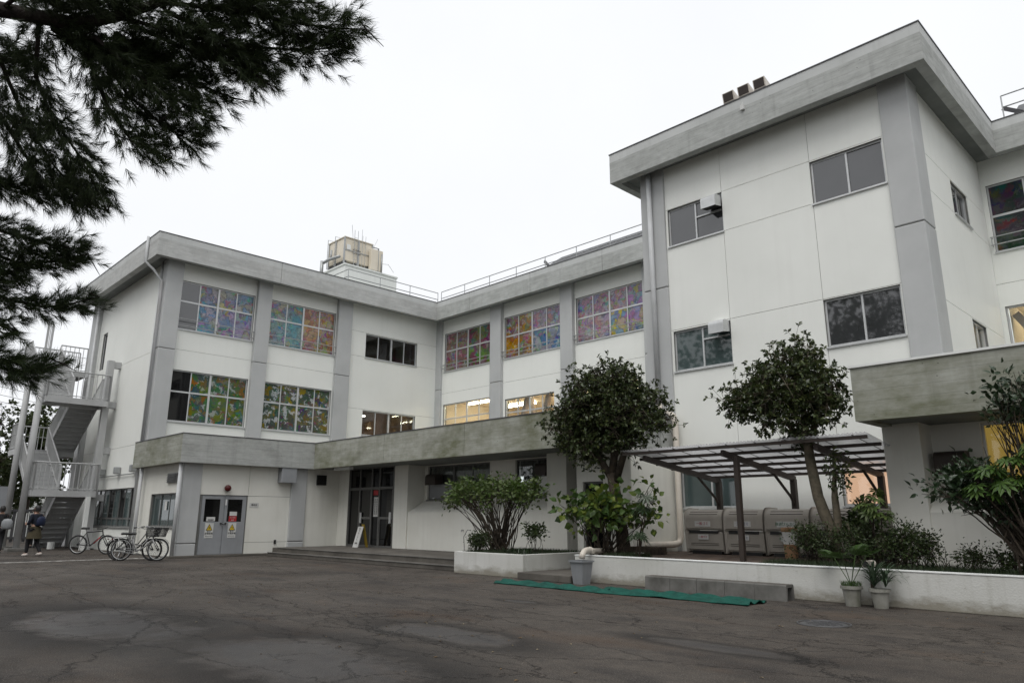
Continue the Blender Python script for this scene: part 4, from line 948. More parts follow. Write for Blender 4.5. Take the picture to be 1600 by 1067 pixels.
def flight(z0, z1, xa, xb, ya, yb):
    n = 11
    for k in range(n):
        u = (k + .5) / n; x = xa + (xb - xa) * u; z = z0 + (z1 - z0) * (k + 1) / n; dx = abs(xb - xa) / n
        mb = MB(); mb.box(x - dx * .62, x + dx * .62, ya + .04, yb - .04, z - .035, z - .005); s_ = 1 if xb > xa else -1
        mb.box(x - s_ * dx * .55 - .01, x - s_ * dx * .55 + .01, ya + .04, yb - .04, z - (z1 - z0) / n + .0, z - .036); mb.build('tread', 'stair', ES)
    for y in (ya + .02, yb - .02):
        mb = MB(); mb.beam((xa, y, z0 + .08), (xb, y, z1 + .08), .025, .26); mb.build('stringer', 'stair', ES)
    for y in (ya + .02, yb - .02): railing([(xa, y, z0 + .1), (xb, y, z1 + .1)], .95, .16, 'stair_railing')
flight(floors[0], halfs[0], Xm1, Xm0, Ym, Y1); flight(halfs[0], floors[1], Xm0, Xm1, Y0, Ym)
flight(floors[1], halfs[1], Xm1, Xm0, Ym, Y1); flight(halfs[1], floors[2], Xm0, Xm1, Y0, Ym)
for x, y, top, r in ((-34.35, 6.68, 7.6, .12), (-36.9, 6.68, 7.6, .12)):
    mb = MB(); mb.tube([(x, y, .12), (x, y, top)], r, 16); mb.build('column', 'stair', ES, smooth=True)
    mb = MB(); mb.box(x - .34, x + .34, y - .34, y + .34, 0, .12); mb.build('footing', 'kerb', ES, bevel=.02)
mb = MB(); mb.box(-34.5, -34.25, 9.0, 9.25, 0, 7.9); mb.build('column', 'stair', ES)
for z in (2.1, 4.05, 6.0, 7.75):
    mb = MB(); mb.box(-34.55, -34.3, 9.25, 9.53, z - .15, z + .12); mb.build('tie_beam', 'stair', ES)
railing([(-34.9, 6.7, 7.92), (-34.9, 6.9, 7.92)], 1.3, .05)
mb = MB(); mb.box(-33.95, -33.78, 8.75, 8.9, 0, 2.1); mb.build('white_board_post', 'white', ES)

# ================================================================ roof: railings, tank, penthouse, loudspeakers
def roofrail(pts, label):
    t = thing('roof_railing', label, 'railing', 'thin roof edge railings')
    for i in range(len(pts) - 1):
        a, b = Vector(pts[i]), Vector(pts[i + 1]); n = max(1, round((b - a).length / 2.02))
        for k in range(n + 1):
            if i and k == 0: continue
            p = a.lerp(b, k / n); mb = MB(); mb.tube([p + Vector((0, 0, -.7)), p], .02, 6); mb.build('post', 'steel', t)
        for dz in (0, -.36):
            mb = MB(); mb.tube([a + Vector((0, 0, dz)), b + Vector((0, 0, dz))], .02, 6); mb.build('rail', 'steel', t)
roofrail([(-33.0, 17.6, 12.97), (-29.4, 17.6, 12.97), (-29.4, 23.1, 12.97)], 'thin steel railing on the roof edge below the water tank')
roofrail([(-29.1, 23.1, 12.96), (-15.9, 23.1, 12.96)], 'long thin steel railing along the roof edge of the middle wing')
roofrail([(-3.6, 23.2, 13.2), (6.5, 23.2, 13.2)], 'short stretch of steel railing on the roof at the right picture edge')
for k, (xa, xb, lab) in enumerate(((-21.8, -12.8, 'row of dark panels lying on the roof of the middle wing'), (-3.4, 6, 'dark green panels on the roof at the right picture edge'))):
    t = thing('solar_array', lab, 'solar array'); n = int((xb - xa) / 1.0)
    for i in range(n):
        x = xa + i * 1.0; mb = MB(); mb.hexa([(x, 23.3, 12.5), (x + .96, 23.3, 12.5), (x, 24.5, 13.33), (x + .96, 24.5, 13.33), (x, 23.3, 12.55), (x + .96, 23.3, 12.55), (x, 24.5, 13.38), (x + .96, 24.5, 13.38)]); mb.build('panel', 'solar', t)
        mb = MB(); mb.box(x + .4, x + .45, 24.3, 24.35, 12.0, 13.24); mb.build('strut', 'steel', t)
    mb = MB(); mb.beam((xa - .25, 23.6, 13.0), (xa + .2, 23.4, 12.6), .08, .12); mb.build('end_bracket', 'edge', t)
PH = thing('roof_penthouse', 'pale box shaped stair penthouse on the left wing roof', 'penthouse')
mb = MB(); mb.box(-38.5, -34.0, 20.1, 23.6, 12.0, 15.0); mb.build('penthouse_wall', 'penthouse', PH)
mb = MB(); mb.box(-38.55, -33.95, 20.05, 23.65, 15.0, 15.1); mb.build('penthouse_roof', 'penthouse', PH, bevel=.01)
TK = thing('water_tank', 'cream sectional water tank with pipes on top of the penthouse', 'water tank')
mb = MB(); mb.box(-36.0, -34.3, 20.2, 22.0, 15.38, 16.75); mb.build('tank_shell', 'tank', TK, bevel=.03)
mb = MB(); mb.box(-36.05, -34.25, 20.15, 22.05, 16.75, 16.8); mb.build('tank_cover', 'tank', TK)
mb = MB()
for y in (20.18, 21.1, 22.02): mb.box(-34.3, -34.26, y - .04, y + .04, 15.2, 16.78)
for x in (-35.98, -35.2, -34.32): mb.box(x - .04, x + .04, 20.16, 20.2, 15.2, 16.78)
mb.box(-34.3, -34.27, 20.2, 22.0, 16.0, 16.04)
mb.build('panel_flange', 'steel', TK)
mb = MB()
for y in (20.3, 21.0, 21.8):
    mb.beam((-36, y, 15.24), (-34.3, y, 15.24), .12, .28)
mb.build('base_frame', 'edge', TK)
mb = MB(); mb.box(-34.2, -33.96, 21.75, 22.55, 15.12, 16.4); mb.build('pump_cabinet', 'tank', TK, bevel=.02)
mb = MB(); mb.tube([(-34.0, 22.25, 15.1), (-34.0, 22.25, 16.5), (-34.0, 21.9, 16.5)], .05, 8); mb.tube([(-33.93, 22.45, 15.1), (-33.93, 22.45, 16.2)], .04, 8); mb.tube([(-34.4, 19.95, 15.55), (-35.6, 19.95, 15.65), (-36.1, 19.95, 15.6)], .09, 10); mb.tube([(-36.3, 19.95, 14.6), (-36.3, 19.95, 15.75)], .1, 10); mb.tube([(-35.4, 20.0, 15.6), (-35.4, 20.0, 16.2)], .06, 8); mb.build('pipework', 'steel', TK, smooth=True)
mb = MB()
for y in (20.75, 20.98): mb.tube([(-34.2, y, 15.1), (-34.2, y, 17.3)], .015, 5)
for k in range(8): mb.tube([(-34.2, 20.75, 15.3 + k * .22), (-34.2, 20.98, 15.3 + k * .22)], .01, 5)
for y in (21.3, 21.5): mb.tube([(-34.22, y, 15.1), (-34.22, y, 17.1)], .012, 5)
for (x, y) in ((-36.0, 20.1), (-35.2, 20.1)): mb.tube([(x, y, 15.2), (x, y, 17.0), (x, y + .6, 17.0)], .02, 5)
mb.build('access_ladder', 'steel', TK)
mb = MB(); mb.box(-34.255, -34.25, 20.3, 20.55, 16.05, 16.35); mb.build('tank_label', 'white', TK)
for k in range(2): text('受水槽点検', .11, (-34.245, 20.95, 16.1 - k * .2), 'X', 'ink', TK)
mb = MB()
for a, b in (((-34.3, 20.7, 16.8), (-34.3, 20.6, 17.6)), ((-34.3, 21.3, 16.8), (-34.3, 21.3, 17.5)), ((-34.3, 22.1, 16.6), (-34.3, 22.35, 17.2)), ((-34.2, 22.5, 15.7), (-34.2, 23.1, 15.8)), ((-34.2, 23.1, 15.8), (-34.2, 23.5, 15.4))): mb.tube([a, b], .012, 5)
mb.build('aerial_rods', 'steel', TK)
for k, lab in enumerate(('left of the three horn speakers on the right block roof', 'middle of the three horn speakers on the right block roof', 'right of the three horn speakers on the right block roof')):
    t = thing('roof_loudspeaker', lab, 'loudspeaker', 'horn speakers on the roof'); x = -8.6 + k * .45; y = 16.62
    P0 = [(x - .17, y, 12.36), (x + .17, y, 12.36), (x - .12, y + .42, 12.40), (x + .12, y + .42, 12.40), (x - .17, y - .06, 12.64), (x + .17, y - .06, 12.64), (x - .12, y + .42, 12.60), (x + .12, y + .42, 12.60)]
    mb = MB(); mb.hexa(P0); mb.build('horn', 'pvc', t, bevel=.01)
    mb = MB(); mb.hexa([(x - .14, y - .012, 12.385), (x + .14, y - .012, 12.385), (x - .14, y + .02, 12.385), (x + .14, y + .02, 12.385), (x - .14, y - .064, 12.615), (x + .14, y - .064, 12.615), (x - .14, y - .03, 12.615), (x + .14, y - .03, 12.615)]); mb.build('horn_mouth', 'brown', t)
    mb = MB(); mb.box(x - .03, x + .03, y + .15, y + .21, 12.0, 12.33); mb.build('bracket', 'steel', t)
mb = MB(); mb.box(-8.22, -8.12, 16.46, 16.53, 11.88, 12.02); mb.tube([(-8.19, 16.49, 12.02), (-8.19, 16.49, 12.1)], .008, 5); mb.tube([(-8.15, 16.49, 12.02), (-8.15, 16.49, 12.1)], .008, 5); mb.build('junction_box', 'label', B)
# ================================================================ bicycles
MT['chrome'] = surf('chrome', (.45, .45, .45), (.36, .36, .36), 3, .25, 0, metal=.9)
MT['bikeblack'] = surf('black_bike_paint', (.02, .02, .022), (.03, .03, .03), 3, .35, 0)
MT['bikewhite'] = surf('silver_bike_paint', (.24, .24, .24), (.19, .19, .19), 3, .35, 0)
def bicycle(label, loc, heading, lean, kind):
    t = thing('bicycle', label, 'bicycle', 'bicycles parked in front of the extension'); t.location = loc; t.rotation_euler = (lean, 0, heading)
    r, wb = .335, (1.06 if kind == 'mtb' else 1.12); fm = 'bikeblack' if kind != 'silver' else 'bikewhite'
    def add(name, mb, mat, par=None, sm=True): return mb.build(name, mat, par or t, smooth=sm)
    for cx in (0, wb):
        w = MB(); w.torus((cx, 0, r), (0, 1, 0), r - .022, .022 if kind != 'mtb' else .028, 36, 8); wh = add('wheel', w, 'rubber')
        q = MB(); q.torus((cx, 0, r), (0, 1, 0), r - .052, .011, 36, 6); add('rim', q, 'alu' if kind == 'mtb' and cx == 0 else 'bikeblack' if kind == 'city' else 'steel', wh)
        q = MB()
        for k in range(28):
            a = 2 * PI * k / 28; q.tube([(cx + .02 * math.cos(a + .6), .03 * (-1) ** k, r + .02 * math.sin(a + .6)), (cx + (r - .055) * math.cos(a), 0, r + (r - .055) * math.sin(a))], .0022, 4, cap=False)
        q.tube([(cx, -.05, r), (cx, .05, r)], .025, 8); add('spokes', q, 'bikeblack', wh)
        if kind != 'mtb':
            q = MB(); a0, a1 = (.35, 2.9) if cx == 0 else (.5, 3.3)
            pts = [(cx + (r + .025) * math.cos(a), 0, r + (r + .025) * math.sin(a)) for a in [a0 + (a1 - a0) * k / 14 for k in range(15)]]
            for k in range(14):
                p, n = pts[k], pts[k + 1]; q.face([(p[0], -.03, p[2]), (p[0], .03, p[2]), (n[0], .03, n[2]), (n[0], -.03, n[2])])
            add('mudguard', q, fm)
    bb = (.44, 0, .29); f = MB()
    if kind == 'mtb':
        seat_t, head_t, head_b = (.28, 0, .76), (.86, 0, .82), (.89, 0, .68)
        f.tube([head_t, seat_t], .018, 8); f.tube([bb, seat_t], .018, 8); f.tube([head_b, bb], .024, 8)
    else:
        seat_t, head_t, head_b = (.30, 0, .66), (.90, 0, .82), (.93, 0, .66)
        f.tube([head_b, (.7, 0, .42), (.55, 0, .33), bb], .024, 8); f.tube([head_t, (.66, 0, .5), (.42, 0, .45)], .016, 8); f.tube([bb, seat_t], .018, 8)
    f.tube([head_t, head_b], .022, 8)
    for s in (-.055, .055): f.tube([bb, (0, s, r)], .011, 6); f.tube([seat_t, (0, s, r)], .01, 6)
    add('frame', f, fm)
    if kind == 'mtb':
        q = MB(); q.tube([(.80, 0, .60), (.56, 0, .38)], .0255, 8); add('red_stripe', q, 'red')
    q = MB()
    for s in (-.06, .06): q.tube([(head_b[0] + .0, s * .7, head_b[2]), (head_b[0] + .05, s, .55), (wb, s, r)], .014, 6)
    q.tube([head_b, (head_b[0], 0, head_b[2] - .03)], .03, 8); add('fork', q, 'bikeblack' if kind == 'mtb' else 'chrome')
    q = MB(); q.tube([seat_t, (seat_t[0] - .05, 0, seat_t[2] + .13)], .013, 8); add('seat_post', q, 'chrome')
    sz = seat_t[2] + .15; sx_ = seat_t[0] - .05; q = MB()
    ring = [(-.13, .085), (-.1, .1), (0, .06), (.1, .022), (.14, .012)]
    L = [(sx_ + a, b, sz) for a, b in ring]; Rr_ = [(sx_ + a, -b, sz) for a, b in ring]
    for k in range(4):
        q.face([L[k], L[k + 1], (L[k + 1][0], 0, sz + .035), (L[k][0], 0, sz + .035)]); q.face([Rr_[k + 1], Rr_[k], (L[k][0], 0, sz + .035), (L[k + 1][0], 0, sz + .035)])
        for S1 in (L, Rr_): q.face([S1[k], S1[k + 1], (S1[k + 1][0], S1[k + 1][1] * .5, sz - .04), (S1[k][0], S1[k][1] * .5, sz - .04)])
    q.face([L[0], (L[0][0], 0, sz + .035), Rr_[0], (sx_ - .13, -.04, sz - .04), (sx_ - .13, .04, sz - .04)]); add('saddle', q, 'black')
    q = MB(); hz = head_t[2]
    if kind == 'mtb': q.tube([(.86, 0, hz), (.87, 0, hz + .07)], .014, 8); q.tube([(.84, -.32, hz + .10), (.88, -.1, hz + .07), (.88, .1, hz + .07), (.84, .32, hz + .10)], .013, 8)
    else: q.tube([(.90, 0, hz), (.88, 0, hz + .12)], .013, 8); q.tube([(.66, -.26, hz + .18), (.8, -.25, hz + .2), (.9, -.12, hz + .14), (.9, .12, hz + .14), (.8, .25, hz + .2), (.66, .26, hz + .18)], .012, 8)
    add('handlebar', q, 'bikeblack' if kind == 'mtb' else 'chrome')
    for s in (-1, 1):
        q = MB()
        if kind == 'mtb': q.tube([(.845, s * .22, hz + .09), (.84, s * .33, hz + .1)], .018, 8)
        else: q.tube([(.74, s * .255, hz + .19), (.64, s * .26, hz + .178)], .019, 8)
        add('grip', q, 'black')
    q = MB(); q.torus((bb[0], -.05, bb[2]), (0, 1, 0), .085, .007, 24, 5); q.tube([(bb[0], -.06, bb[2]), (bb[0] + .14, -.065, bb[2] - .08)], .009, 6); q.tube([(bb[0], .06, bb[2]), (bb[0] - .14, .065, bb[2] + .08)], .009, 6); add('crank', q, 'chrome')
    q = MB(); q.box(bb[0] + .1, bb[0] + .19, -.15, -.07, bb[2] - .095, bb[2] - .075); q.box(bb[0] - .19, bb[0] - .1, .07, .15, bb[2] + .07, bb[2] + .09); add('pedals', q, 'black', sm=False)
    q = MB()
    for dz, rr_ in ((.085, .035), (-.085, -.035)): q.tube([(bb[0], -.05, bb[2] + dz), (0, -.05, r + rr_)], .005, 4)
    add('chain', q, 'steel')
    if kind != 'mtb':
        q = MB()
        for z, s in ((.72, .78), (.98, 1.0)):
            a = [(1.0 - .0 * s, -.17 * s), (1.0 + .3 * s, -.17 * s), (1.0 + .3 * s, .17 * s), (1.0, .17 * s)]
            for k in range(4): q.tube([(*a[k], z), (*a[(k + 1) % 4], z)], .006, 4)
        for k in range(13):
            u = k / 12
            for (x0_, y0_), (x1_, y1_) in (((1.0, -.17), (1.3, -.17)), ((1.0, .17), (1.3, .17)), ((1.3, -.17), (1.3, .17)), ((1.0, -.17), (1.0, .17))):
                X_, Y_ = x0_ + (x1_ - x0_) * u, y0_ + (y1_ - y0_) * u; q.tube([(1.0 + (X_ - 1.0) * .78, Y_ * .78, .72), (X_, Y_, .98)], .004, 4)
        for k in range(1, 5):
            z = .72 + .26 * k / 5; s = .78 + .22 * k / 5; a = [(1.0, -.17 * s), (1.0 + .3 * s, -.17 * s), (1.0 + .3 * s, .17 * s), (1.0, .17 * s)]
            for m_ in range(4): q.tube([(*a[m_], z), (*a[(m_ + 1) % 4], z)], .003, 4)
        q.box(1.0, 1.23, -.13, .13, .718, .724)
        add('basket', q, 'bikeblack', sm=False)
        q = MB()
        for s in (-.06, .06): q.tube([(-.32, s, .70), (.22, s, .70)], .008, 6); q.tube([(-.12, s, .70), (0, s, r)], .007, 6)
        for x in (-.3, -.15, 0, .15): q.tube([(x, -.06, .70), (x, .06, .70)], .006, 5)
        add('rear_rack', q, 'chrome')
        q = MB(); q.box(-.33, -.31, -.025, .025, .62, .66); add('reflector', q, 'darkred', sm=False)
    q = MB(); q.tube([(.02, .09, r - .05), (-.02, .2, .0)], .01, 6); q.tube([(.02, -.09, r - .05), (-.02, -.2, 0.0)], .01, 6) if kind != 'mtb' else None; add('kickstand', q, 'chrome')
    return t
hd = math.atan2(.70, .71)
bicycle('black mountain bike with red down tube standing behind the two city bikes', (-30.55, 7.85, 0), hd, math.radians(4), 'mtb')
bicycle('silver city bicycle with wire basket, foremost of the parked bikes', (-25.0, 7.62, 0), math.atan2(.72, .69), math.radians(-3), 'silver')
bicycle('black city bicycle half hidden behind the silver one', (-25.35, 7.62, 0), math.atan2(.66, .75), math.radians(3), 'city')

# ================================================================ people
MT['skin'] = surf('skin', (.36, .22, .16), (.32, .19, .14), 5, .55, .02)
MT['hair'] = surf('dark_hair', (.012, .011, .01), (.02, .018, .016), 20, .5)
MT['navy'] = surf('navy_cloth', (.016, .02, .032), (.012, .015, .025), 12, .9); MT['olive'] = surf('olive_cloth', (.06, .05, .028), (.045, .038, .022), 12, .9)
MT['blue'] = surf('blue_cloth', (.04, .10, .19), (.03, .08, .15), 12, .9); MT['blackcloth'] = surf('black_cloth', (.014, .014, .016), (.02, .02, .022), 12, .9)
MT['shoe'] = surf('pale_shoe', (.55, .5, .46), (.45, .4, .37), 12, .7); MT['bluebag'] = surf('blue_bag', (.01, .018, .05), (.008, .014, .04), 8, .6)
def skin_mesh(name, pts, edges, mat, parent, root=0, sub=2):
    me = bpy.data.meshes.new(name); me.from_pydata([p[:3] for p in pts], edges, []); me.materials.append(MT[mat])
    o = bpy.data.objects.new(name, me); COL.objects.link(o); o.parent = parent
    m_ = o.modifiers.new('skin', 'SKIN'); m_.use_smooth_shade = True
    if not me.skin_vertices: me.attributes  # layer is created with the modifier
    sv = me.skin_vertices[0].data
    for i, p in enumerate(pts): sv[i].radius = (p[3], p[4] if len(p) > 4 else p[3]); sv[i].use_root = (i == root)
    s_ = o.modifiers.new('sub', 'SUBSURF'); s_.levels = 1; s_.render_levels = sub
    return o
def person(label, loc, heading, stride, top, bottom, legs, arms_fwd=True, skirt=False, hair='hair'):
    """local frame: x forward, z up, 1.62 m tall"""
    t = thing('person', label, 'person', 'people near the stair'); t.location = loc; t.rotation_euler = (0, 0, heading); t.scale = (1.0,) * 3
    a = stride
    J = [(0, 0, .92, .13, .10), (0, 0, 1.12, .12, .09), (.01, 0, 1.32, .15, .10), (.02, 0, 1.42, .055, .055), (.05, 0, 1.50, .06, .06), (.06, 0, 1.57, .085, .08),
         (.0, .17, 1.34, .055, .055), (.04, .21, 1.10, .042, .042), (.26 if arms_fwd else .02, .14, 1.06 if arms_fwd else .86, .03, .03),
         (.0, -.17, 1.34, .055, .055), (.04, -.21, 1.10, .042, .042), (.26 if arms_fwd else .02, -.12, 1.08 if arms_fwd else .86, .03, .03),
         (.0, .09, .85, .085, .085), (a * .5, .09, .48, .058, .058), (a * .75 - .06, .09, .09, .036, .036), (a * .75 + .1, .09, .04, .034, .028),
         (.0, -.09, .85, .085, .085), (-a * .25 + .04, -.09, .47, .058, .058), (-a, -.09, .12, .036, .036), (-a + .14, -.09, .05, .034, .028)]
    Ed = [(0, 1), (1, 2), (2, 3), (3, 4), (4, 5), (2, 6), (6, 7), (7, 8), (2, 9), (9, 10), (10, 11), (0, 12), (12, 13), (13, 14), (14, 15), (0, 16), (16, 17), (17, 18), (18, 19)]
    skin_mesh('body', J, Ed, 'skin', t)
    g = lambda i, k=1.2, m=.012: (*J[i][:3], J[i][3] * k + m, J[i][4] * k + m)
    TJ = [g(0), g(1), g(2), g(6), g(7), (J[8][0] * .8, J[8][1], J[8][2], .048, .048), g(9), g(10), (J[11][0] * .8, J[11][1], J[11][2], .048, .048), (.015, 0, 1.40, .075, .07)]
    skin_mesh('jacket', TJ, [(0, 1), (1, 2), (2, 3), (3, 4), (4, 5), (2, 6), (6, 7), (7, 8), (2, 9)], top, t)
    LJ = [(0, 0, .93, .15, .12), g(12), g(13), (*J[14][:3], .05, .05), g(16), g(17), (*J[18][:3], .05, .05)]
    skin_mesh('trousers', LJ, [(0, 1), (1, 2), (2, 3), (0, 4), (4, 5), (5, 6)], legs, t)
    if skirt:
        mb = MB(); n = 20
        for k in range(n):
            a0, a1 = 2 * PI * k / n, 2 * PI * (k + 1) / n
            for (ra, rb, z0, z1) in ((.17, .21, .98, .78), (.21, .25, .78, .58)):
                mb.face([(ra * math.cos(a0), ra * .9 * math.sin(a0), z0), (ra * math.cos(a1), ra * .9 * math.sin(a1), z0), (rb * math.cos(a1), rb * .9 * math.sin(a1), z1), (rb * math.cos(a0), rb * .9 * math.sin(a0), z1)])
        mb.build('skirt', bottom, t, smooth=True)
    for i in (14, 18):
        x, y, z = J[i][:3]; mb = MB(); mb.tube([(x - .07, y, z - .03), (x, y, z - .04), (x + .1, y, z - .05), (x + .19, y, z - .055)], [.035, .052, .045, .02], 10); mb.build('shoe', 'shoe' if skirt else 'black', t, smooth=True)
    mb = MB(); c = Vector((.045, 0, 1.575)); n1, n2 = 14, 8; V = []
    for i in range(n2 + 1):
        ph = PI * i / n2 * .62
        for j in range(n1):
            th = 2 * PI * j / n1; back = 1 + .12 * (math.cos(th) < 0); mb.v.append((c.x - .015 + .112 * back * math.sin(ph) * math.cos(th), .095 * math.sin(ph) * math.sin(th), c.z + .12 * math.cos(ph) - (.05 if math.cos(th) < -.2 else 0) * (i == n2)))
    for i in range(n2):
        for j in range(n1):
            th = 2 * PI * (j + .5) / n1
            if math.cos(th) > .45 and i > 4: continue
            mb.f.append((i * n1 + j, i * n1 + (j + 1) % n1, (i + 1) * n1 + (j + 1) % n1, (i + 1) * n1 + j)); mb.m.append(0)
    mb.build('hair', hair, t, smooth=True)
    f = MB(); f.tube([(.135, 0, 1.575), (.158, 0, 1.545), (.14, 0, 1.535)], [.008, .014, .006], 6); f.build('nose', 'skin', t, smooth=True)
    for s in (-.035, .035):
        f = MB(); f.lathe([(0, .012), (.008, .008), (.012, 0), (.008, -.008), (0, -.012)], (.132, s, 1.578), 8); f.build('eye', 'black', t, smooth=True)
        f = MB(); f.tube([(.03, s * 2.5, 1.595), (.045, s * 2.6, 1.57), (.035, s * 2.45, 1.545)], [.01, .016, .008], 6); f.build('ear', 'skin', t, smooth=True)
    f = MB(); f.tube([(.132, -.022, 1.507), (.142, 0, 1.505), (.132, .022, 1.507)], .006, 6); f.build('mouth', 'darkred', t, smooth=True)
    for i, s in ((8, 1), (11, -1)):
        x, y, z = J[i][:3]; dv = Vector((1, -.25 * s, .1)).normalized() if arms_fwd else Vector((.15, 0, -1)).normalized(); sd_ = Vector((0, 0, 1)) if arms_fwd else Vector((1, 0, 0)); p = Vector((x, y, z)); h = MB()
        for k, L in enumerate((.07, .08, .075, .06)):
            o_ = sd_ * (.028 - .018 * k); q = p + dv * .07 + o_; h.tube([p + o_ * .7, q, q + dv * L * .55, q + dv * L * .8 - Vector((0, s * .03, 0))], [.014, .012, .01, .007], 6)
        h.tube([p + sd_ * .02, p + dv * .035 + sd_ * .05, p + dv * .075 + sd_ * .055], [.014, .011, .008], 6); h.build('hand', 'skin', t, smooth=True)
    return t
pr = person('person in a dark jacket and olive skirt walking past the stair looking down', (-29.85, 6.28, 0), math.radians(205), .28, 'navy', 'olive', 'blackcloth', True, True)
def bag(label, loc, rz, mats, sc_):
    t = thing('shoulder_bag', label, 'bag'); t.location = loc; t.rotation_euler = (0, 0, rz); t.scale = (sc_,) * 3
    mb = MB(); mb.lathe([(0, 0), (.11, .01), (.15, .06), (.16, .16), (.15, .28), (.1, .36), (0, .38)], (0, 0, 0), 14); mb.v = [(x * .62, y * 1.15, z) for x, y, z in mb.v]; mb.build('bag_body', mats, t, smooth=True)
    mb = MB(); mb.tube([(0, -.14, .34), (0, -.1, .55), (0, .1, .55), (0, .14, .34)], .014, 6); mb.build('strap', 'black', t, smooth=True)
    return t
bag('blue rucksack on the back of the person in the olive skirt', (-29.66, 6.38, 1.0), math.radians(205), 'bluebag', .85)
person('person in a blue jacket standing half hidden behind the stair column', (-38.3, 8.0, 0), math.radians(250), .06, 'blue', 'blackcloth', 'blackcloth', False, False)
person('person in black at the left picture edge', (-31.9, 5.62, 0), math.radians(170), .2, 'blackcloth', 'blackcloth', 'blackcloth', False, False)
bag('pale grey bag carried by the person in black at the left picture edge', (-31.55, 5.75, .86), math.radians(150), 'bucket', 1.0)
# ================================================================ foliage tools
def unit(a): return a / np.maximum(np.linalg.norm(a, axis=-1, keepdims=True), 1e-9)
def leaf_set(P, D, size, wid, mat, name, parent, six=False, droop=.25, r=rng):
    """one folded leaf blade per point; D = direction of the leaf"""
    n = len(P); D = unit(D); N = unit(np.cross(D, unit(r.normal(size=(n, 3))))); N[N[:, 2] < 0] *= -1; T = unit(np.cross(N, D))
    L = (size * r.uniform(.55, 1.35, n))[:, None]; w = L * wid
    if not six:
        V = np.stack([P, P + D * L * .5 + T * w + N * L * .06, P + D * L - N * L * droop, P + D * L * .5 - T * w + N * L * .06], 1)
        F = np.arange(n * 4).reshape(n, 4)
    else:
        mid = P + D * L * .55 - N * L * droop * .25; tip = P + D * L - N * L * droop
        V = np.stack([P, P + D * L * .3 + T * w * .85 + N * w * .25, mid + T * w + N * w * .2, tip, mid - T * w + N * w * .2, P + D * L * .3 - T * w * .85 + N * w * .25, P + D * L * .3, mid], 1)
        b = (np.arange(n) * 8)[:, None]; F = np.concatenate([b + np.array([[0, 1, 6, 6]]), b + np.array([[6, 1, 2, 7]]), b + np.array([[7, 2, 3, 3]]), b + np.array([[0, 6, 5, 5]]), b + np.array([[6, 7, 4, 5]]), b + np.array([[7, 3, 4, 4]])])
        V = V.reshape(-1, 3); tri = F[:, 2] == F[:, 3]
        me = bpy.data.meshes.new(name); me.from_pydata(V.tolist(), [], [tuple(f[:3]) for f in F[tri].tolist()] + [tuple(f) for f in F[~tri].tolist()]); me.materials.append(MT[mat]); me.update()
        o = bpy.data.objects.new(name, me); COL.objects.link(o); o.parent = parent
        return o
    return np_mesh(name, V.reshape(-1, 3), F, mat, parent)
MT['leaf_tree'] = leafmat('evergreen_leaf', [(.024, .036, .012), (.045, .066, .02), (.085, .10, .03), (.03, .046, .016), (.06, .085, .026)], .4, .15)
MT['leaf_bush'] = leafmat('hydrangea_leaf', [(.045, .08, .015), (.07, .12, .022), (.10, .13, .04), (.035, .06, .015)], .5, .25)
MT['leaf_broad'] = leafmat('broad_leaf', [(.04, .085, .018), (.07, .12, .022), (.16, .20, .03), (.03, .06, .016), (.06, .11, .02)], .42, .3)
MT['leaf_fatsia'] = leafmat('fatsia_leaf', [(.05, .105, .02), (.075, .135, .025), (.035, .075, .016)], .4, .25)
MT['leaf_dark'] = leafmat('camellia_leaf', [(.016, .032, .014), (.03, .052, .022), (.022, .04, .018)], .28, .1)
MT['leaf_box'] = leafmat('small_leaf', [(.02, .036, .011), (.035, .055, .016), (.05, .07, .022)], .5, .2)
MT['grass'] = leafmat('ground_cover', [(.014, .026, .009), (.022, .04, .012), (.03, .045, .016)], .6, .15)
MT['needle'] = leafmat('pine_needle', [(.02, .034, .014), (.034, .054, .018), (.045, .066, .018), (.018, .03, .014)], .55, .15)
MT['leaf_far'] = leafmat('far_leaf', [(.025, .04, .012), (.045, .065, .018), (.06, .075, .022)], .6, .25)
def blob_points(r, n, c, rad, bias=.45, zcut=-1.):
    d = unit(r.normal(size=(n * 2, 3))); d = d[d[:, 2] > zcut][:n]; k = r.uniform(0, 1, len(d)) ** bias
    return np.array(c) + d * k[:, None] * np.array(rad), d
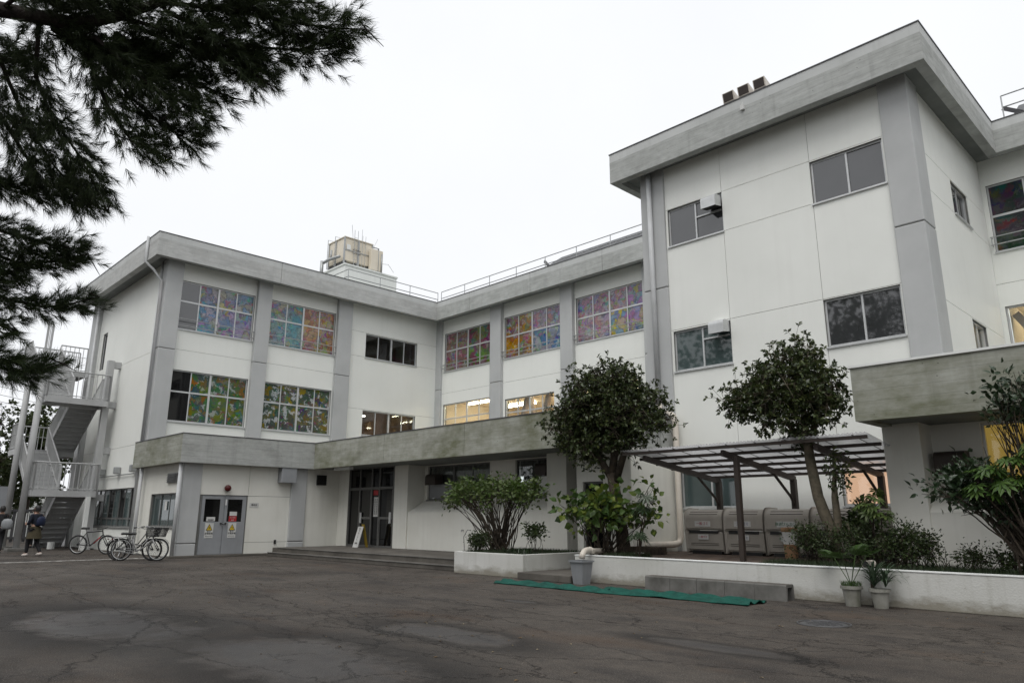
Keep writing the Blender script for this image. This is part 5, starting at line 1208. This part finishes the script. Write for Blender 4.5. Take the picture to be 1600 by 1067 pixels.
def crown_tree(name, label, cat, trunks, lobes, nclump, nleaf, lsize, mat, bark='bark', group=None, seed=1, spread=.2, wid=.2, limbs=26, six=False, twigs=True):
    """trunks: list of (points, radii); lobes: list of (centre, radii). Leaves sit in clumps on limb ends, denser outside."""
    r = np.random.default_rng(seed); t = thing(name, label, cat, group)
    mb = MB()
    for pts, rad in trunks: mb.tube(pts, rad, 10)
    tops = [Vector(p[0][-1]) for p in trunks]; mids = [Vector(q) for p in trunks for q in p[0][len(p[0]) // 2:]]
    vol = np.array([np.prod(l[1]) for l in lobes]) ** .7; vol /= vol.sum(); CC = []; DD = []
    for l, v in zip(lobes, vol):
        p, d = blob_points(r, max(4, int(nclump * v)), l[0], l[1], .38); CC.append(p); DD.append(d)
    CC = np.concatenate(CC); DD = np.concatenate(DD)
    for i in r.permutation(len(CC))[:limbs]:
        c = Vector(CC[i].tolist()); s = min(mids, key=lambda q: (q - c).length + 1.5 * max(0, q.z - c.z)); m = s.lerp(c, .5) + Vector(r.normal(size=3).tolist()) * .08 + Vector((0, 0, -.06))
        L = (c - s).length; mb.tube([s, s.lerp(m, .5) + Vector((0, 0, .02)), m, c], [.02 + .012 * L, .016 + .008 * L, .012, .004], 6)
    mb.build('trunk', bark, t, smooth=True)
    # leaves grow in star-shaped whorls at twig ends
    nw = max(2, nleaf // 8); Wc = np.repeat(CC, nw, 0); off = r.normal(size=Wc.shape); Wd = unit(off * .7 + np.repeat(DD, nw, 0) * .8 + np.array([0, 0, .25]))
    Wc = Wc + off * spread * np.repeat(r.uniform(.6, 1.25, len(CC)), nw)[:, None]
    if twigs:
        q = MB()
        for i in range(len(Wc)): c0 = CC[i // nw]; q.tube([tuple(c0), tuple(Wc[i])], [.006, .003], 3, cap=False)
        q.build('twigs', bark, t)
    P = np.repeat(Wc, 8, 0); Dw = np.repeat(Wd, 8, 0); P = P + Dw * r.uniform(-.03, .03, len(P))[:, None] * (lsize / .085)
    D = unit(r.normal(size=P.shape)); D = D - Dw * np.sum(D * Dw, 1, keepdims=True) * .7; D = unit(D) + Dw * r.uniform(.1, .9, len(P))[:, None]
    leaf_set(P, D, lsize, wid, mat, 'crown', t, six, r=r)
    return t

# ---------------------------------------------------------------- the two clipped evergreen trees
crown_tree('evergreen_tree', 'round crowned dark evergreen tree standing behind the grey bucket', 'tree',
    [([(-10.25, 13.5, .4), (-10.32, 13.5, 1.0), (-10.45, 13.52, 1.7), (-10.6, 13.55, 2.3)], [.17, .15, .14, .12]),
     ([(-10.6, 13.55, 2.2), (-10.95, 13.5, 2.75), (-11.3, 13.5, 3.3)], [.09, .07, .04]), ([(-10.6, 13.55, 2.2), (-10.5, 13.6, 3.0), (-10.5, 13.6, 3.9)], [.1, .08, .04]),
     ([(-10.5, 13.55, 2.1), (-10.2, 13.6, 2.9), (-9.9, 13.6, 3.6)], [.09, .07, .04])],
    [((-10.85, 13.6, 3.95), (1.05, 1.0, .8)), ((-11.45, 13.5, 3.45), (.7, .9, .75)), ((-11.75, 13.5, 3.75), (.45, .5, .35)), ((-9.85, 13.6, 3.75), (.6, .8, .55)), ((-9.5, 13.6, 3.45), (.4, .5, .3)), ((-10.55, 13.6, 4.55), (.5, .6, .35)), ((-9.95, 13.6, 4.4), (.3, .4, .25)), ((-11.1, 13.4, 3.0), (.6, .6, .38)), ((-11.3, 13.5, 4.35), (.35, .4, .25)), ((-10.6, 13.5, 3.2), (.8, .7, .5))],
    430, 72, .082, 'leaf_tree', seed=11, spread=.165, wid=.26, limbs=40)
crown_tree('evergreen_tree', 'smaller evergreen tree with leaning trunk in front of the bin shelter', 'tree',
    [([(-5.62, 13.75, .4), (-5.72, 13.75, 1.0), (-5.92, 13.72, 1.7), (-6.0, 13.7, 2.4), (-6.02, 13.7, 2.8)], [.115, .105, .098, .092, .08]),
     ([(-5.68, 13.75, .8), (-5.62, 13.76, 1.25), (-5.63, 13.76, 1.7), (-5.6, 13.76, 2.2)], [.075, .07, .06, .02]),
     ([(-6.02, 13.7, 2.65), (-6.35, 13.65, 3.1), (-6.8, 13.6, 3.4)], [.07, .05, .03]), ([(-6.0, 13.7, 2.6), (-5.8, 13.7, 3.2), (-5.5, 13.7, 3.6)], [.07, .05, .03]), ([(-6.02, 13.7, 2.7), (-6.05, 13.7, 3.5), (-6.1, 13.7, 4.2)], [.08, .05, .03])],
    [((-6.3, 13.65, 3.8), (.72, .7, .62)), ((-7.0, 13.6, 3.58), (.5, .45, .35)), ((-7.4, 13.6, 3.55), (.25, .3, .18)), ((-5.6, 13.7, 3.5), (.42, .5, .48)), ((-6.15, 13.7, 4.42), (.42, .4, .28)), ((-5.8, 13.7, 4.15), (.3, .35, .25)), ((-6.25, 13.6, 3.1), (.6, .45, .26)), ((-6.75, 13.6, 4.0), (.3, .3, .25))],
    250, 64, .082, 'leaf_tree', 'bark2', seed=23, spread=.15, wid=.26, limbs=30)
t = thing('ivy_shoots', 'small leafy shoots climbing the trunk of the smaller evergreen tree', 'plant')
q = blob_points(np.random.default_rng(5), 230, (-5.5, 13.72, 2.15), (.26, .22, .45))[0]; leaf_set(q, np.random.default_rng(6).normal(size=(230, 3)) + np.array([.4, -.3, -.2]), .1, .22, 'leaf_tree', 'leaves', t)
mb = MB()
for k in range(9): a = Vector((-5.62, 13.75, 1.7)); b_ = Vector(q[k * 22].tolist()); mb.tube([a, a.lerp(b_, .5) + Vector((0, 0, .08)), b_], [.012, .008, .003], 5)
mb.build('stems', 'bark2', t)

# ---------------------------------------------------------------- bushes
def stem_bush(name, label, base, tips, nleaf, size, mat, spread, seed, wid=.33, rb=.016, six=True, cat='shrub', group=None, bark='bark'):
    r = np.random.default_rng(seed); t = thing(name, label, cat, group); mb = MB(); TP = []
    for tp in tips:
        b0 = Vector(base) + Vector((r.normal() * .16, r.normal() * .1, 0)); tp = Vector(tp); m = b0.lerp(tp, .55) + Vector((0, 0, .10)) + Vector(r.normal(size=3).tolist()) * .06
        mb.tube([b0, b0.lerp(m, .5) + Vector(r.normal(size=3).tolist()) * .03, m, tp], [rb, rb * .8, rb * .6, .004], 5)
        for k in range(2):
            e = tp + Vector(r.normal(size=3).tolist()) * spread; mb.tube([m.lerp(tp, .3 + .3 * k), e], [rb * .4, .003], 4)
        TP.append(tuple(tp))
    mb.build('stems', bark, t)
    TP = np.array(TP); P = np.repeat(TP, nleaf, 0); off = r.normal(size=P.shape) * np.array([1, 1, .8]); P = P + off * spread
    D = unit(off) + np.array([0, -.15, .25]) + r.normal(size=P.shape) * .45; leaf_set(P, D, size, wid, mat, 'leaves', t, six, r=r)
    return t
r_ = np.random.default_rng(4)
tips = [(-14.25 + 1.55 * math.cos(a) * k, 13.2 + .8 * math.sin(a) * k, 1.50 + .62 * math.sqrt(max(0, 1 - (k * .85) ** 2)) + r_.normal() * .1) for a, k in zip(r_.uniform(0, 2 * PI, 92), np.sqrt(r_.uniform(0.02, 1, 92)))]
stem_bush('hydrangea_bush', 'wide bushy hydrangea with bare stems in the square white planter', (-13.95, 13.2, .44), tips, 30, .1, 'leaf_bush', .125, 8, .32)
r_ = np.random.default_rng(9)
tips = [(x, 13.1 + r_.normal() * .25, z) for x, z in zip(r_.normal(-10.4, .42, 40), r_.normal(1.52, .2, 40))]
tips += [(-11.55, 12.9, 1.5), (-11.4, 12.9, 1.6), (-11.2, 12.9, 1.68)]
stem_bush('broadleaf_shrub', 'bright green round leaved shrub around the foot of the larger evergreen tree', (-10.6, 13.2, .46), tips, 20, .15, 'leaf_broad', .15, 12, .42)
def palmate(mb, c, az, tilt, R, n=8):
    c = Vector(c); u = Vector((math.cos(az), math.sin(az), -tilt)).normalized(); s = Vector((-math.sin(az), math.cos(az), 0)); nn = u.cross(s)
    for k in range(n):
        a = (k - (n - 1) / 2) / ((n - 1) / 2) * 2.2; d = u * math.cos(a) + s * math.sin(a); w = d.cross(nn).normalized() * R * .125; L = R * (1 - .25 * abs(a) / 2.2)
        m1 = c + d * L * .6 - nn * .0; tip = c + d * L + Vector((0, 0, -.12 * R))
        b = len(mb.v); mb.v += [tuple(c), tuple(m1 + w), tuple(tip), tuple(m1 - w), tuple(m1 + Vector((0, 0, -.03 * R)))]
        mb.f += [(b, b + 1, b + 4), (b + 1, b + 2, b + 4), (b + 2, b + 3, b + 4), (b + 3, b, b + 4)]; mb.m += [0] * 4
def fatsia(label, base, heads, R, seed, mat='leaf_fatsia', n=7):
    r = np.random.default_rng(seed); t = thing('fatsia_plant', label, 'shrub'); mb = MB(); lf = MB()
    for h in heads:
        hv = Vector(h); b0 = Vector(base) + Vector((r.normal() * .06, r.normal() * .06, 0)); mb.tube([b0, b0.lerp(hv, .5) + Vector((r.normal() * .04, r.normal() * .04, .05)), hv], [.022, .016, .01], 6)
        for k in range(n):
            az = 2 * PI * k / n + r.normal() * .3; e = hv + Vector((math.cos(az) * R * .75, math.sin(az) * R * .75, .1 + r.normal() * .07)); mb.tube([hv, hv.lerp(e, .5) + Vector((0, 0, .04)), e], .005, 4); palmate(lf, e, az, .8 + r.normal() * .3, R * r.uniform(.8, 1.15))
    mb.build('stems', 'bark', t); lf.build('leaves', mat, t)
    return t
fatsia('dark fatsia with hand shaped leaves leaning over the terrace beside the larger tree', (-9.75, 13.3, .46), [(-9.35, 13.15, 1.62), (-9.5, 13.2, 1.35), (-9.6, 13.1, .85)], .2, 3, 'leaf_dark', 6)
fatsia('bright green fatsia with big hand shaped leaves at the right picture edge', (-2.25, 12.75, .46), [(-2.85, 12.45, 1.92), (-2.55, 12.4, 2.05), (-2.95, 12.45, 1.68), (-2.3, 12.5, 1.75), (-2.2, 12.4, 2.1), (-2.6, 12.4, 1.75)], .2, 7, 'leaf_fatsia', 10)
fatsia('dark leaved aralia growing against the left side of the right pillar', (-4.75, 13.2, .46), [(-4.72, 13.1, 1.5), (-4.6, 13.05, 1.35), (-4.85, 13.1, 1.42)], .17, 9, 'leaf_bush', 9)
r_ = np.random.default_rng(31)
def box_shrub(label, c, rad, nc, seed, size=.045, mat='leaf_box', name='low_shrub'):
    r = np.random.default_rng(seed); base = (c[0], c[1], .46)
    p, d = blob_points(r, nc, c, rad, .5, -.7)
    return stem_bush(name, label, base, [tuple(q) for q in p.tolist()], 34, size, mat, .07, seed + 1, .3, .007, False, group='low shrubs on the terrace')
box_shrub('fine leaved shrub at the foot of the smaller evergreen trunk', (-5.95, 13.45, .92), (.5, .35, .38), 70, 41)
box_shrub('dense dark shrub between the smaller tree and the right pillar', (-5.0, 13.2, .88), (.42, .35, .36), 70, 43)
box_shrub('upright fine leaved shrub in front of the right pillar', (-4.35, 13.05, .90), (.36, .3, .36), 60, 45, .05)
box_shrub('thin wispy shrub right of the pillar', (-3.95, 13.05, .85), (.28, .2, .36), 26, 47, .045)
box_shrub('small sparse shrub against the right low wall', (-3.35, 13.05, .72), (.22, .2, .2), 22, 49, .04)
box_shrub('spindly seedling shrub near the right picture edge', (-2.85, 13.0, .72), (.25, .2, .2), 14, 51, .05)
box_shrub('feathery shrub at the left end of the square planter', (-14.0, 12.5, .72), (.28, .2, .24), 40, 53, .05)
box_shrub('small sprig bush at the back right of the square planter', (-12.45, 12.9, .95), (.3, .2, .25), 10, 55, .09)
box_shrub('young broad leaved sapling between the drum and the smaller tree', (-5.4, 14.2, 1.2), (.25, .2, .4), 20, 57, .11)
mb = MB(); mb.tube([(-4.98, 13.15, .46), (-5.12, 13.12, .9), (-5.2, 13.1, 1.25)], [.028, .024, .02], 7); o = mb.build('cut_stump', 'bark2'); tag(o, 'bare cut stem sticking up among the low shrubs', 'stump')
# dark camellia with long hanging leaves on the right
cam_t = [(-3.3 + r_.normal() * .2, 12.95 + r_.normal() * .15, 1.85 + r_.normal() * .16) for _ in range(26)] + [(-2.95 + r_.normal() * .22, 12.85 + r_.normal() * .15, 1.85 + r_.normal() * .2) for _ in range(26)] + \
        [(-2.4 + r_.normal() * .18, 12.7 + r_.normal() * .15, 2.98 + r_.normal() * .2) for _ in range(24)] + [(-2.7 + r_.normal() * .2, 12.8, 1.5 + r_.normal() * .15) for _ in range(18)]
stem_bush('camellia_bush', 'dark glossy camellia hanging in from the right in front of the lit yellow window', (-2.35, 12.9, .46), cam_t, 22, .11, 'leaf_dark', .105, 61, .24, .02)
# purple and dark strap leaved edging
def clump(label, pts, L, w, seed, mat='leaf_dark'):
    r = random.Random(seed); mb = MB()
    for (x, y, z) in pts:
        for k in range(12): strap(mb, (x, y, z), r.random() * 6.28, .5 + r.random() * .7, L * (.7 + .5 * r.random()), w, 1.0, 5)
    o = mb.build('strap_leaf_edging', mat); tag(o, label, 'plant', 'strap leaved edging plants')
clump('dark strap leaved edging at the right end of the square planter', [(-12.9 + .13 * k, 12.4 + .05 * (k % 3), .46) for k in range(6)], .26, .016, 3)
clump('dark strap leaved edging on the terrace below the right low wall', [(-4.5 + .12 * k, 12.95 + .04 * (k % 3), .48) for k in range(8)], .24, .016, 4)
# ground cover grass on the terrace and in the planter
def grass(name, label, areas, n, L, seed):
    r = np.random.default_rng(seed); A = np.array([(a[1] - a[0]) * (a[3] - a[2]) for a in areas]); A = A / A.sum(); V = []
    for a, f in zip(areas, A):
        k = int(n * f); x = r.uniform(a[0], a[1], k); y = r.uniform(a[2], a[3], k); z = np.full(k, a[4]); az = r.uniform(0, 2 * PI, k); l = L * r.uniform(.5, 1.3, k); le = r.uniform(.1, .9, k)
        b = np.stack([x, y, z], 1); s = np.stack([-np.sin(az), np.cos(az), 0 * az], 1) * .006; tip = b + np.stack([np.cos(az) * l * le, np.sin(az) * l * le, l * np.sqrt(1 - le * le * .8)], 1)
        V.append(np.stack([b - s, b + s, tip], 1))
    V = np.concatenate(V); o = np_mesh(name, V.reshape(-1, 3), np.arange(len(V) * 3).reshape(-1, 3), 'grass'); o['kind'] = 'stuff'; o['label'] = label; o['category'] = 'grass'
grass('ground_cover', 'dark green ground cover growing behind the long white wall', [(-6.6, 3, 12.56, 13.6, .48), (-10.2, -9.6, 12.6, 13.6, .48)], 42000, .13, 71)
grass('planter_ground_cover', 'dark ground cover in the square planter', [(-14.27, -12.13, 12.18, 14.4, .46)], 12000, .1, 73)
mb = MB(); mb.tube([(-14.3, 12.3, .46), (-14.34, 12.3, .85), (-14.2, 12.3, 1.02), (-14.05, 12.3, 1.0)], .008, 6); o = mb.build('plant_hoop', 'edge'); tag(o, 'thin dark wire hoop at the left corner of the square planter', 'hoop')

# ================================================================ pine overhanging from the left
SPRAYS = [
 [(-7.52,0.38,5.86),(-7.32,0.65,5.76),(-6.95,1.18,5.69),(-6.70,1.47,5.80),(-6.43,1.71,5.92),(-6.00,1.99,6.03)],
 [(-6.43,1.71,5.92),(-6.04,2.20,5.90),(-5.76,2.64,5.85),(-5.50,2.97,5.81),(-5.25,3.18,5.78)],
 [(-6.21,1.91,5.97),(-5.88,2.37,6.01),(-5.53,2.82,6.02)],
 [(-6.69,1.53,5.79),(-6.39,2.01,5.68),(-6.09,2.50,5.67),(-5.79,2.87,5.67),(-5.47,3.15,5.70)],
 [(-6.77,1.66,5.80),(-6.58,2.21,5.66),(-6.33,2.61,5.63),(-6.20,2.77,5.53)],
 [(-6.95,1.50,5.77),(-6.78,1.93,5.49),(-6.61,2.31,5.37),(-6.47,2.49,5.29)],
 [(-6.87,1.33,5.58),(-6.73,1.77,5.25),(-6.60,2.09,5.10),(-6.48,2.30,4.98)],
 [(-7.15,1.39,5.69),(-7.09,1.71,5.26),(-7.01,2.07,5.02),(-6.86,2.41,4.87)],
 [(-7.01,1.27,5.55),(-7.03,1.55,5.02),(-6.99,1.77,4.76),(-6.84,2.10,4.64)],
 [(-7.29,0.94,5.77),(-7.43,1.01,5.30),(-7.46,1.18,4.98),(-7.45,1.47,4.65),(-7.47,1.77,4.19)],
 [(-7.59,0.60,5.71),(-7.69,0.85,5.28),(-7.73,1.07,4.91),(-7.72,1.32,4.60),(-7.67,1.64,4.30)],
 [(-8.01,0.67,5.34),(-8.07,1.03,4.90),(-8.08,1.30,4.55),(-7.83,1.88,4.32)],
 [(-8.49,0.67,4.78),(-8.34,1.05,4.52),(-8.20,1.39,4.46)],
 [(-7.38,0.84,5.83),(-7.00,1.27,5.96),(-6.56,1.67,6.11)],
 [(-7.12,1.02,5.65),(-6.94,1.51,5.60),(-6.74,1.85,5.58)],
 [(-7.87,0.45,5.65),(-7.80,0.71,5.53),(-7.65,0.94,5.54),(-7.58,1.02,5.65)],
 [(-8.79,0.79,4.23),(-8.57,1.24,4.10),(-8.43,1.59,4.04),(-8.27,1.85,4.03)],
 [(-8.96,0.85,4.02),(-8.64,1.31,3.84),(-8.46,1.64,3.90),(-8.28,1.84,3.98)],
 [(-8.93,0.88,3.75),(-8.80,1.19,3.72),(-8.54,1.41,3.78)],
 [(-9.06,0.92,3.61),(-8.84,1.32,3.49),(-8.70,1.61,3.44),(-8.54,1.80,3.48),(-8.36,2.02,3.57)],
 [(-9.13,0.97,3.33),(-8.90,1.28,3.22),(-8.79,1.42,3.17)],
 [(-9.09,1.02,2.96),(-8.86,1.41,2.85),(-8.72,1.65,2.78),(-8.57,1.82,2.85)],
 [(-8.98,1.24,2.84),(-8.86,1.45,2.76),(-8.76,1.56,2.68)],
 [(-7.09,0.70,5.76),(-6.74,1.00,5.86),(-6.50,1.45,5.91)],
 [(-6.37,1.76,5.81),(-6.21,2.11,5.70),(-6.21,2.44,5.53),(-6.12,2.61,5.37)],
 [(-7.12,1.13,5.61),(-6.99,1.25,5.60),(-6.86,1.74,5.44),(-6.63,2.12,5.45)],
]
PT = thing('pine_tree', 'tall dark pine whose needled branches hang in from the upper left', 'tree')
trunk = [Vector(p) for p in ((-9.5, -.5, -.1), (-9.6, -.45, 2), (-9.7, -.35, 4), (-9.75, -.5, 6), (-9.9, -.8, 8.5), (-10.2, -1.2, 12), (-10.4, -1.5, 16))]
mb = MB(); mb.tube(trunk, [.3, .26, .24, .22, .19, .13, .04], 14); mb.build('trunk', 'pinebark', PT, smooth=True)
def on_trunk(z):
    for a, b in zip(trunk, trunk[1:]):
        if a.z <= z <= b.z: return a.lerp(b, (z - a.z) / (b.z - a.z))
    return trunk[-1]
rp = np.random.default_rng(77); TPs = []; TDs = []
mb = MB(); mb.tube([on_trunk(5.6), (-8.4, -.1, 5.75), *SPRAYS[0]], [.11, .09, .075, .07, .062, .05, .035, .02], 10); mb.build('branch', 'pinebark', PT, smooth=True)
for i, s in enumerate(SPRAYS):
    P = [Vector(p) for p in s]
    if i:
        k = len(P); mb = MB(); mb.tube(P, [.022 - .016 * j / (k - 1) for j in range(k)], 6)
        if i in (11, 12, 15, 16, 17, 18, 19, 20, 21): mb.tube([on_trunk(P[0].z + .3), P[0]], [.05, .024], 7)
        else:
            a = min((Vector(q) for j, s2 in enumerate(SPRAYS) if j != i for q in s2), key=lambda q: (q - P[0]).length); mb.tube([a, P[0]], [.02, .02], 5)
        for q in range(5):
            a = P[rp.integers(0, k)]; mb.tube([a, a + Vector((rp.normal(size=3) * np.array([.14, .14, .1])).tolist())], [.009, .003], 5)
        mb.build('branch', 'pinebark', PT, smooth=True)
    L = [(P[j + 1] - P[j]).length for j in range(len(P) - 1)]; T = sum(L); n = int(T * (50 if i == 0 else 200 if i < 9 or i > 22 else 175))
    for _ in range(n):
        u = rp.uniform(.0 if i else .3, .93) ** .85 * T; j = 0
        while j < len(L) - 1 and u > L[j]: u -= L[j]; j += 1
        p = P[j].lerp(P[j + 1], min(1.03, u / L[j])); d = (P[j + 1] - P[j]).normalized(); off = rp.normal(size=3) * np.array([.078, .078, .07]) * (1 if i < 9 or i > 22 else .85)
        TPs.append(np.array(p) + off); TDs.append(np.array(d) * .8 + unit(off) * .55 + rp.normal(size=3) * .3 + np.array([0, 0, .12]))
TPs = np.array(TPs); TDs = unit(np.array(TDs))
def tufts(P, D, nn, Ln, wid, name, par, r, spread=.85, axis=.09):
    n = len(P); Pn = np.repeat(P, nn, 0); Dn = np.repeat(D, nn, 0); m = n * nn; s = r.uniform(0, axis, m)[:, None]; b = Pn + Dn * s
    side = unit(r.normal(size=(m, 3))); side = unit(side - Dn * np.sum(side * Dn, 1, keepdims=True)); a = r.uniform(.25, spread, m)[:, None]; d = unit(Dn * np.cos(a) + side * np.sin(a)); L = (Ln * r.uniform(.7, 1.15, m))[:, None]
    w = unit(np.cross(d, r.normal(size=(m, 3)))) * wid; tip = b + d * L + np.array([0, 0, -.012])
    V = np.stack([b - w, b + w, tip], 1).reshape(-1, 3); return np_mesh(name, V, np.arange(m * 3).reshape(-1, 3), 'needle', par)
tufts(TPs, TDs, 40, .115, .0022, 'needles', PT, rp)
# upper crown, above the picture; seen mirrored in the windows of the right block
ucl = []
for z, rad in ((8.5, 3.0), (10.2, 3.1), (12, 2.6), (13.6, 2.1), (15, 1.4), (16.2, .7)):
    c = on_trunk(min(z, 15.9))
    for k in range(int(rad * 16)):
        a = rp.uniform(0, 2 * PI); q = math.sqrt(rp.uniform(.1, 1)) * rad; ucl.append((c.x + q * math.cos(a), c.y - .3 + q * math.sin(a) * .9, z + rp.normal() * .25))
ucl = np.array(ucl); ucl = ucl[~((ucl[:, 2] < 9.5) & (ucl[:, 1] > .9))]
mb = MB()
for p in ucl[::5]: mb.tube([on_trunk(max(7, p[2] - .5)), Vector(p.tolist())], [.05, .012], 5)
mb.build('upper_branches', 'pinebark', PT)
up_p = np.repeat(ucl, 14, 0) + rp.normal(size=(len(ucl) * 14, 3)) * np.array([.35, .35, .16]); tufts(up_p, unit(rp.normal(size=up_p.shape) + np.array([0, 0, .6])), 14, .2, .009, 'upper_needles', PT, rp, 1.1, .15)

# ================================================================ trees and things far behind
# belt of tall trees round the yard behind the camera: shades the yard's low sky and shows mirrored in the windows
r = np.random.default_rng(91); path = [(-54, -7), (-40, -9), (-26, -10), (-13, -10), (0, -10), (9, -9), (15, -2), (17, 8), (18, 18)]; CP_ = []; mb = MB()
for (x0, y0), (x1, y1) in zip(path, path[1:]):
    k = max(2, int(math.hypot(x1 - x0, y1 - y0) / 3.2))
    for q in range(k):
        u = (q + r.uniform(.2, .8)) / k; cx, cy = x0 + (x1 - x0) * u + r.normal() * .8, y0 + (y1 - y0) * u + r.normal() * .8; hh = r.uniform(14, 19.5)
        mb.tube([(cx, cy, -.1), (cx + .1, cy, hh * .4), (cx, cy, hh * .85)], [.28, .2, .06], 7)
        p, d = blob_points(r, 90, (cx, cy, hh * .6), (2.5, 2.5, hh * .42), .4); CP_.append(p)
CP_ = np.concatenate(CP_); n_ = len(CP_); Pn = np.repeat(CP_, 13, 0) + r.normal(size=(n_ * 13, 3)) * .42
TB = thing('tree_belt', 'belt of tall trees around the yard mirrored in the upper windows', 'trees', kind='stuff')
mb.build('trunks', 'bark', TB, kind='stuff'); leaf_set(Pn, r.normal(size=Pn.shape), .42, .34, 'leaf_far', 'foliage', TB, r=r)['kind'] = 'stuff'
crown_tree('yard_tree', 'tall leafy tree mirrored in the lower windows of the right block', 'tree', [([(-19.5, -6, -.1), (-19.6, -6, 3), (-19.4, -6, 7)], [.3, .25, .12])],
    [((-19.5, -6, 8), (3.2, 3, 3.2)), ((-18, -6.5, 6.5), (2.2, 2, 1.8)), ((-21, -5.5, 6.8), (2.2, 2, 2))], 220, 26, .3, 'leaf_far', seed=81, spread=.45, wid=.3, limbs=16)
crown_tree('background_tree', 'leafy tree seen through the middle of the fire escape', 'tree', [([(-52, 10.2, -.1), (-52, 10.3, 4)], [.25, .16])],
    [((-52, 10.4, 6.2), (2.3, 1.7, 1.9)), ((-52, 11.4, 5.2), (1.8, 1.4, 1.6)), ((-52, 10.0, 3.6), (2, 1.6, 1.4))], 230, 34, .24, 'leaf_far', seed=83, spread=.34, wid=.3, limbs=12)
crown_tree('background_tree', 'dark tree mass left behind the fire escape columns', 'tree', [([(-56, 9.0, -.1), (-56, 9.0, 3)], [.3, .2])],
    [((-56, 8.8, 3.4), (2.5, 1.7, 2.2)), ((-56, 7.4, 2.6), (2, 1.6, 2)), ((-56, 10.6, 3.4), (2, 1.6, 2.2))], 230, 34, .26, 'leaf_far', seed=85, spread=.36, wid=.3, limbs=12)
crown_tree('background_tree', 'thin airy tree with sparse twigs at the left picture edge', 'tree', [([(-50, 7.9, -.1), (-50, 7.95, 4), (-50, 8.0, 6.5)], [.16, .1, .04])],
    [((-50, 7.95, 6.2), (1.4, 1.2, 1.9)), ((-50, 8.5, 4.8), (1.2, 1, 1.4))], 60, 14, .2, 'leaf_far', seed=87, spread=.3, wid=.3, limbs=40)
fe = thing('yard_gate', 'dark slatted yard gate with white bars behind the people', 'gate')
for k in range(16):
    mb = MB(); mb.box(-45.05, -45, 8.4 + k * .18, 8.4 + k * .18 + .13, .05, 1.6); mb.build('gate_slat', 'edge', fe)
mb = MB(); mb.box(-45.0, -44.95, 8.3, 11.4, 1.55, 1.68); mb.box(-45.0, -44.95, 8.3, 11.4, .2, .3); mb.build('gate_rail', 'edge', fe)
for k in range(7):
    mb = MB(); mb.box(-44.9, -44.87, 8.95 + k * .09, 8.99 + k * .09, 1.0, 1.5); mb.build('white_bar', 'white', fe)
o = MB().box(-62, -60, 3, 14, 0, 3.2).build('far_wall', 'penthouse'); tag(o, 'pale wall far behind the fire escape', 'wall')
o = MB().box(-48.2, -48, 7.6, 8.6, 0, 2.9).build('dark_shed', 'door'); tag(o, 'dark grey shed wall at the left picture edge', 'shed')
up_ = thing('utility_pole', 'thin utility pole carrying wires at the left picture edge', 'pole')
mb = MB(); mb.tube([(-54, 6.6, -.1), (-54, 6.6, 9.6)], [.14, .1], 10); mb.build('pole', 'kerb', up_)
for k, (z0, z1) in enumerate(((9.4, 8.9), (8.9, 8.4), (8.5, 7.9), (8.0, 7.2), (7.4, 7.0))):
    mb = MB(); mb.tube([Vector((-54, 6.6, z0)).lerp(Vector((-56, 22, z1)), u / 10) - Vector((0, 0, .5 * math.sin(PI * u / 10))) for u in range(11)], .014, 4); mb.build('wire', 'black', up_)
mb = MB(); mb.tube([(-36.1, 8.25, 0), (-36.1, 8.25, .28)], .14, 14); o = mb.build('white_pail', 'white'); tag(o, 'small white pail on the ground under the fire escape', 'pail')
# litter and fallen leaves
r_ = random.Random(17); mb = MB()
for k in range(240):
    x, y = r_.uniform(-20, -1), r_.uniform(3.5, 12); a = r_.random() * 6.28; s = r_.uniform(.012, .03); c_, q = math.cos(a) * s, math.sin(a) * s
    mb.face([(x - c_, y - q, .004), (x + q * .5, y - c_ * .5, .01), (x + c_, y + q, .005), (x - q * .5, y + c_ * .5, .012)])
MT['litter'] = leafmat('fallen_leaf', [(.2, .13, .06), (.12, .08, .04), (.35, .3, .2)], .8, .1)
o = mb.build('fallen_leaves', 'litter'); o['kind'] = 'stuff'; o['label'] = 'scattered small fallen leaves on the asphalt'; o['category'] = 'leaves'
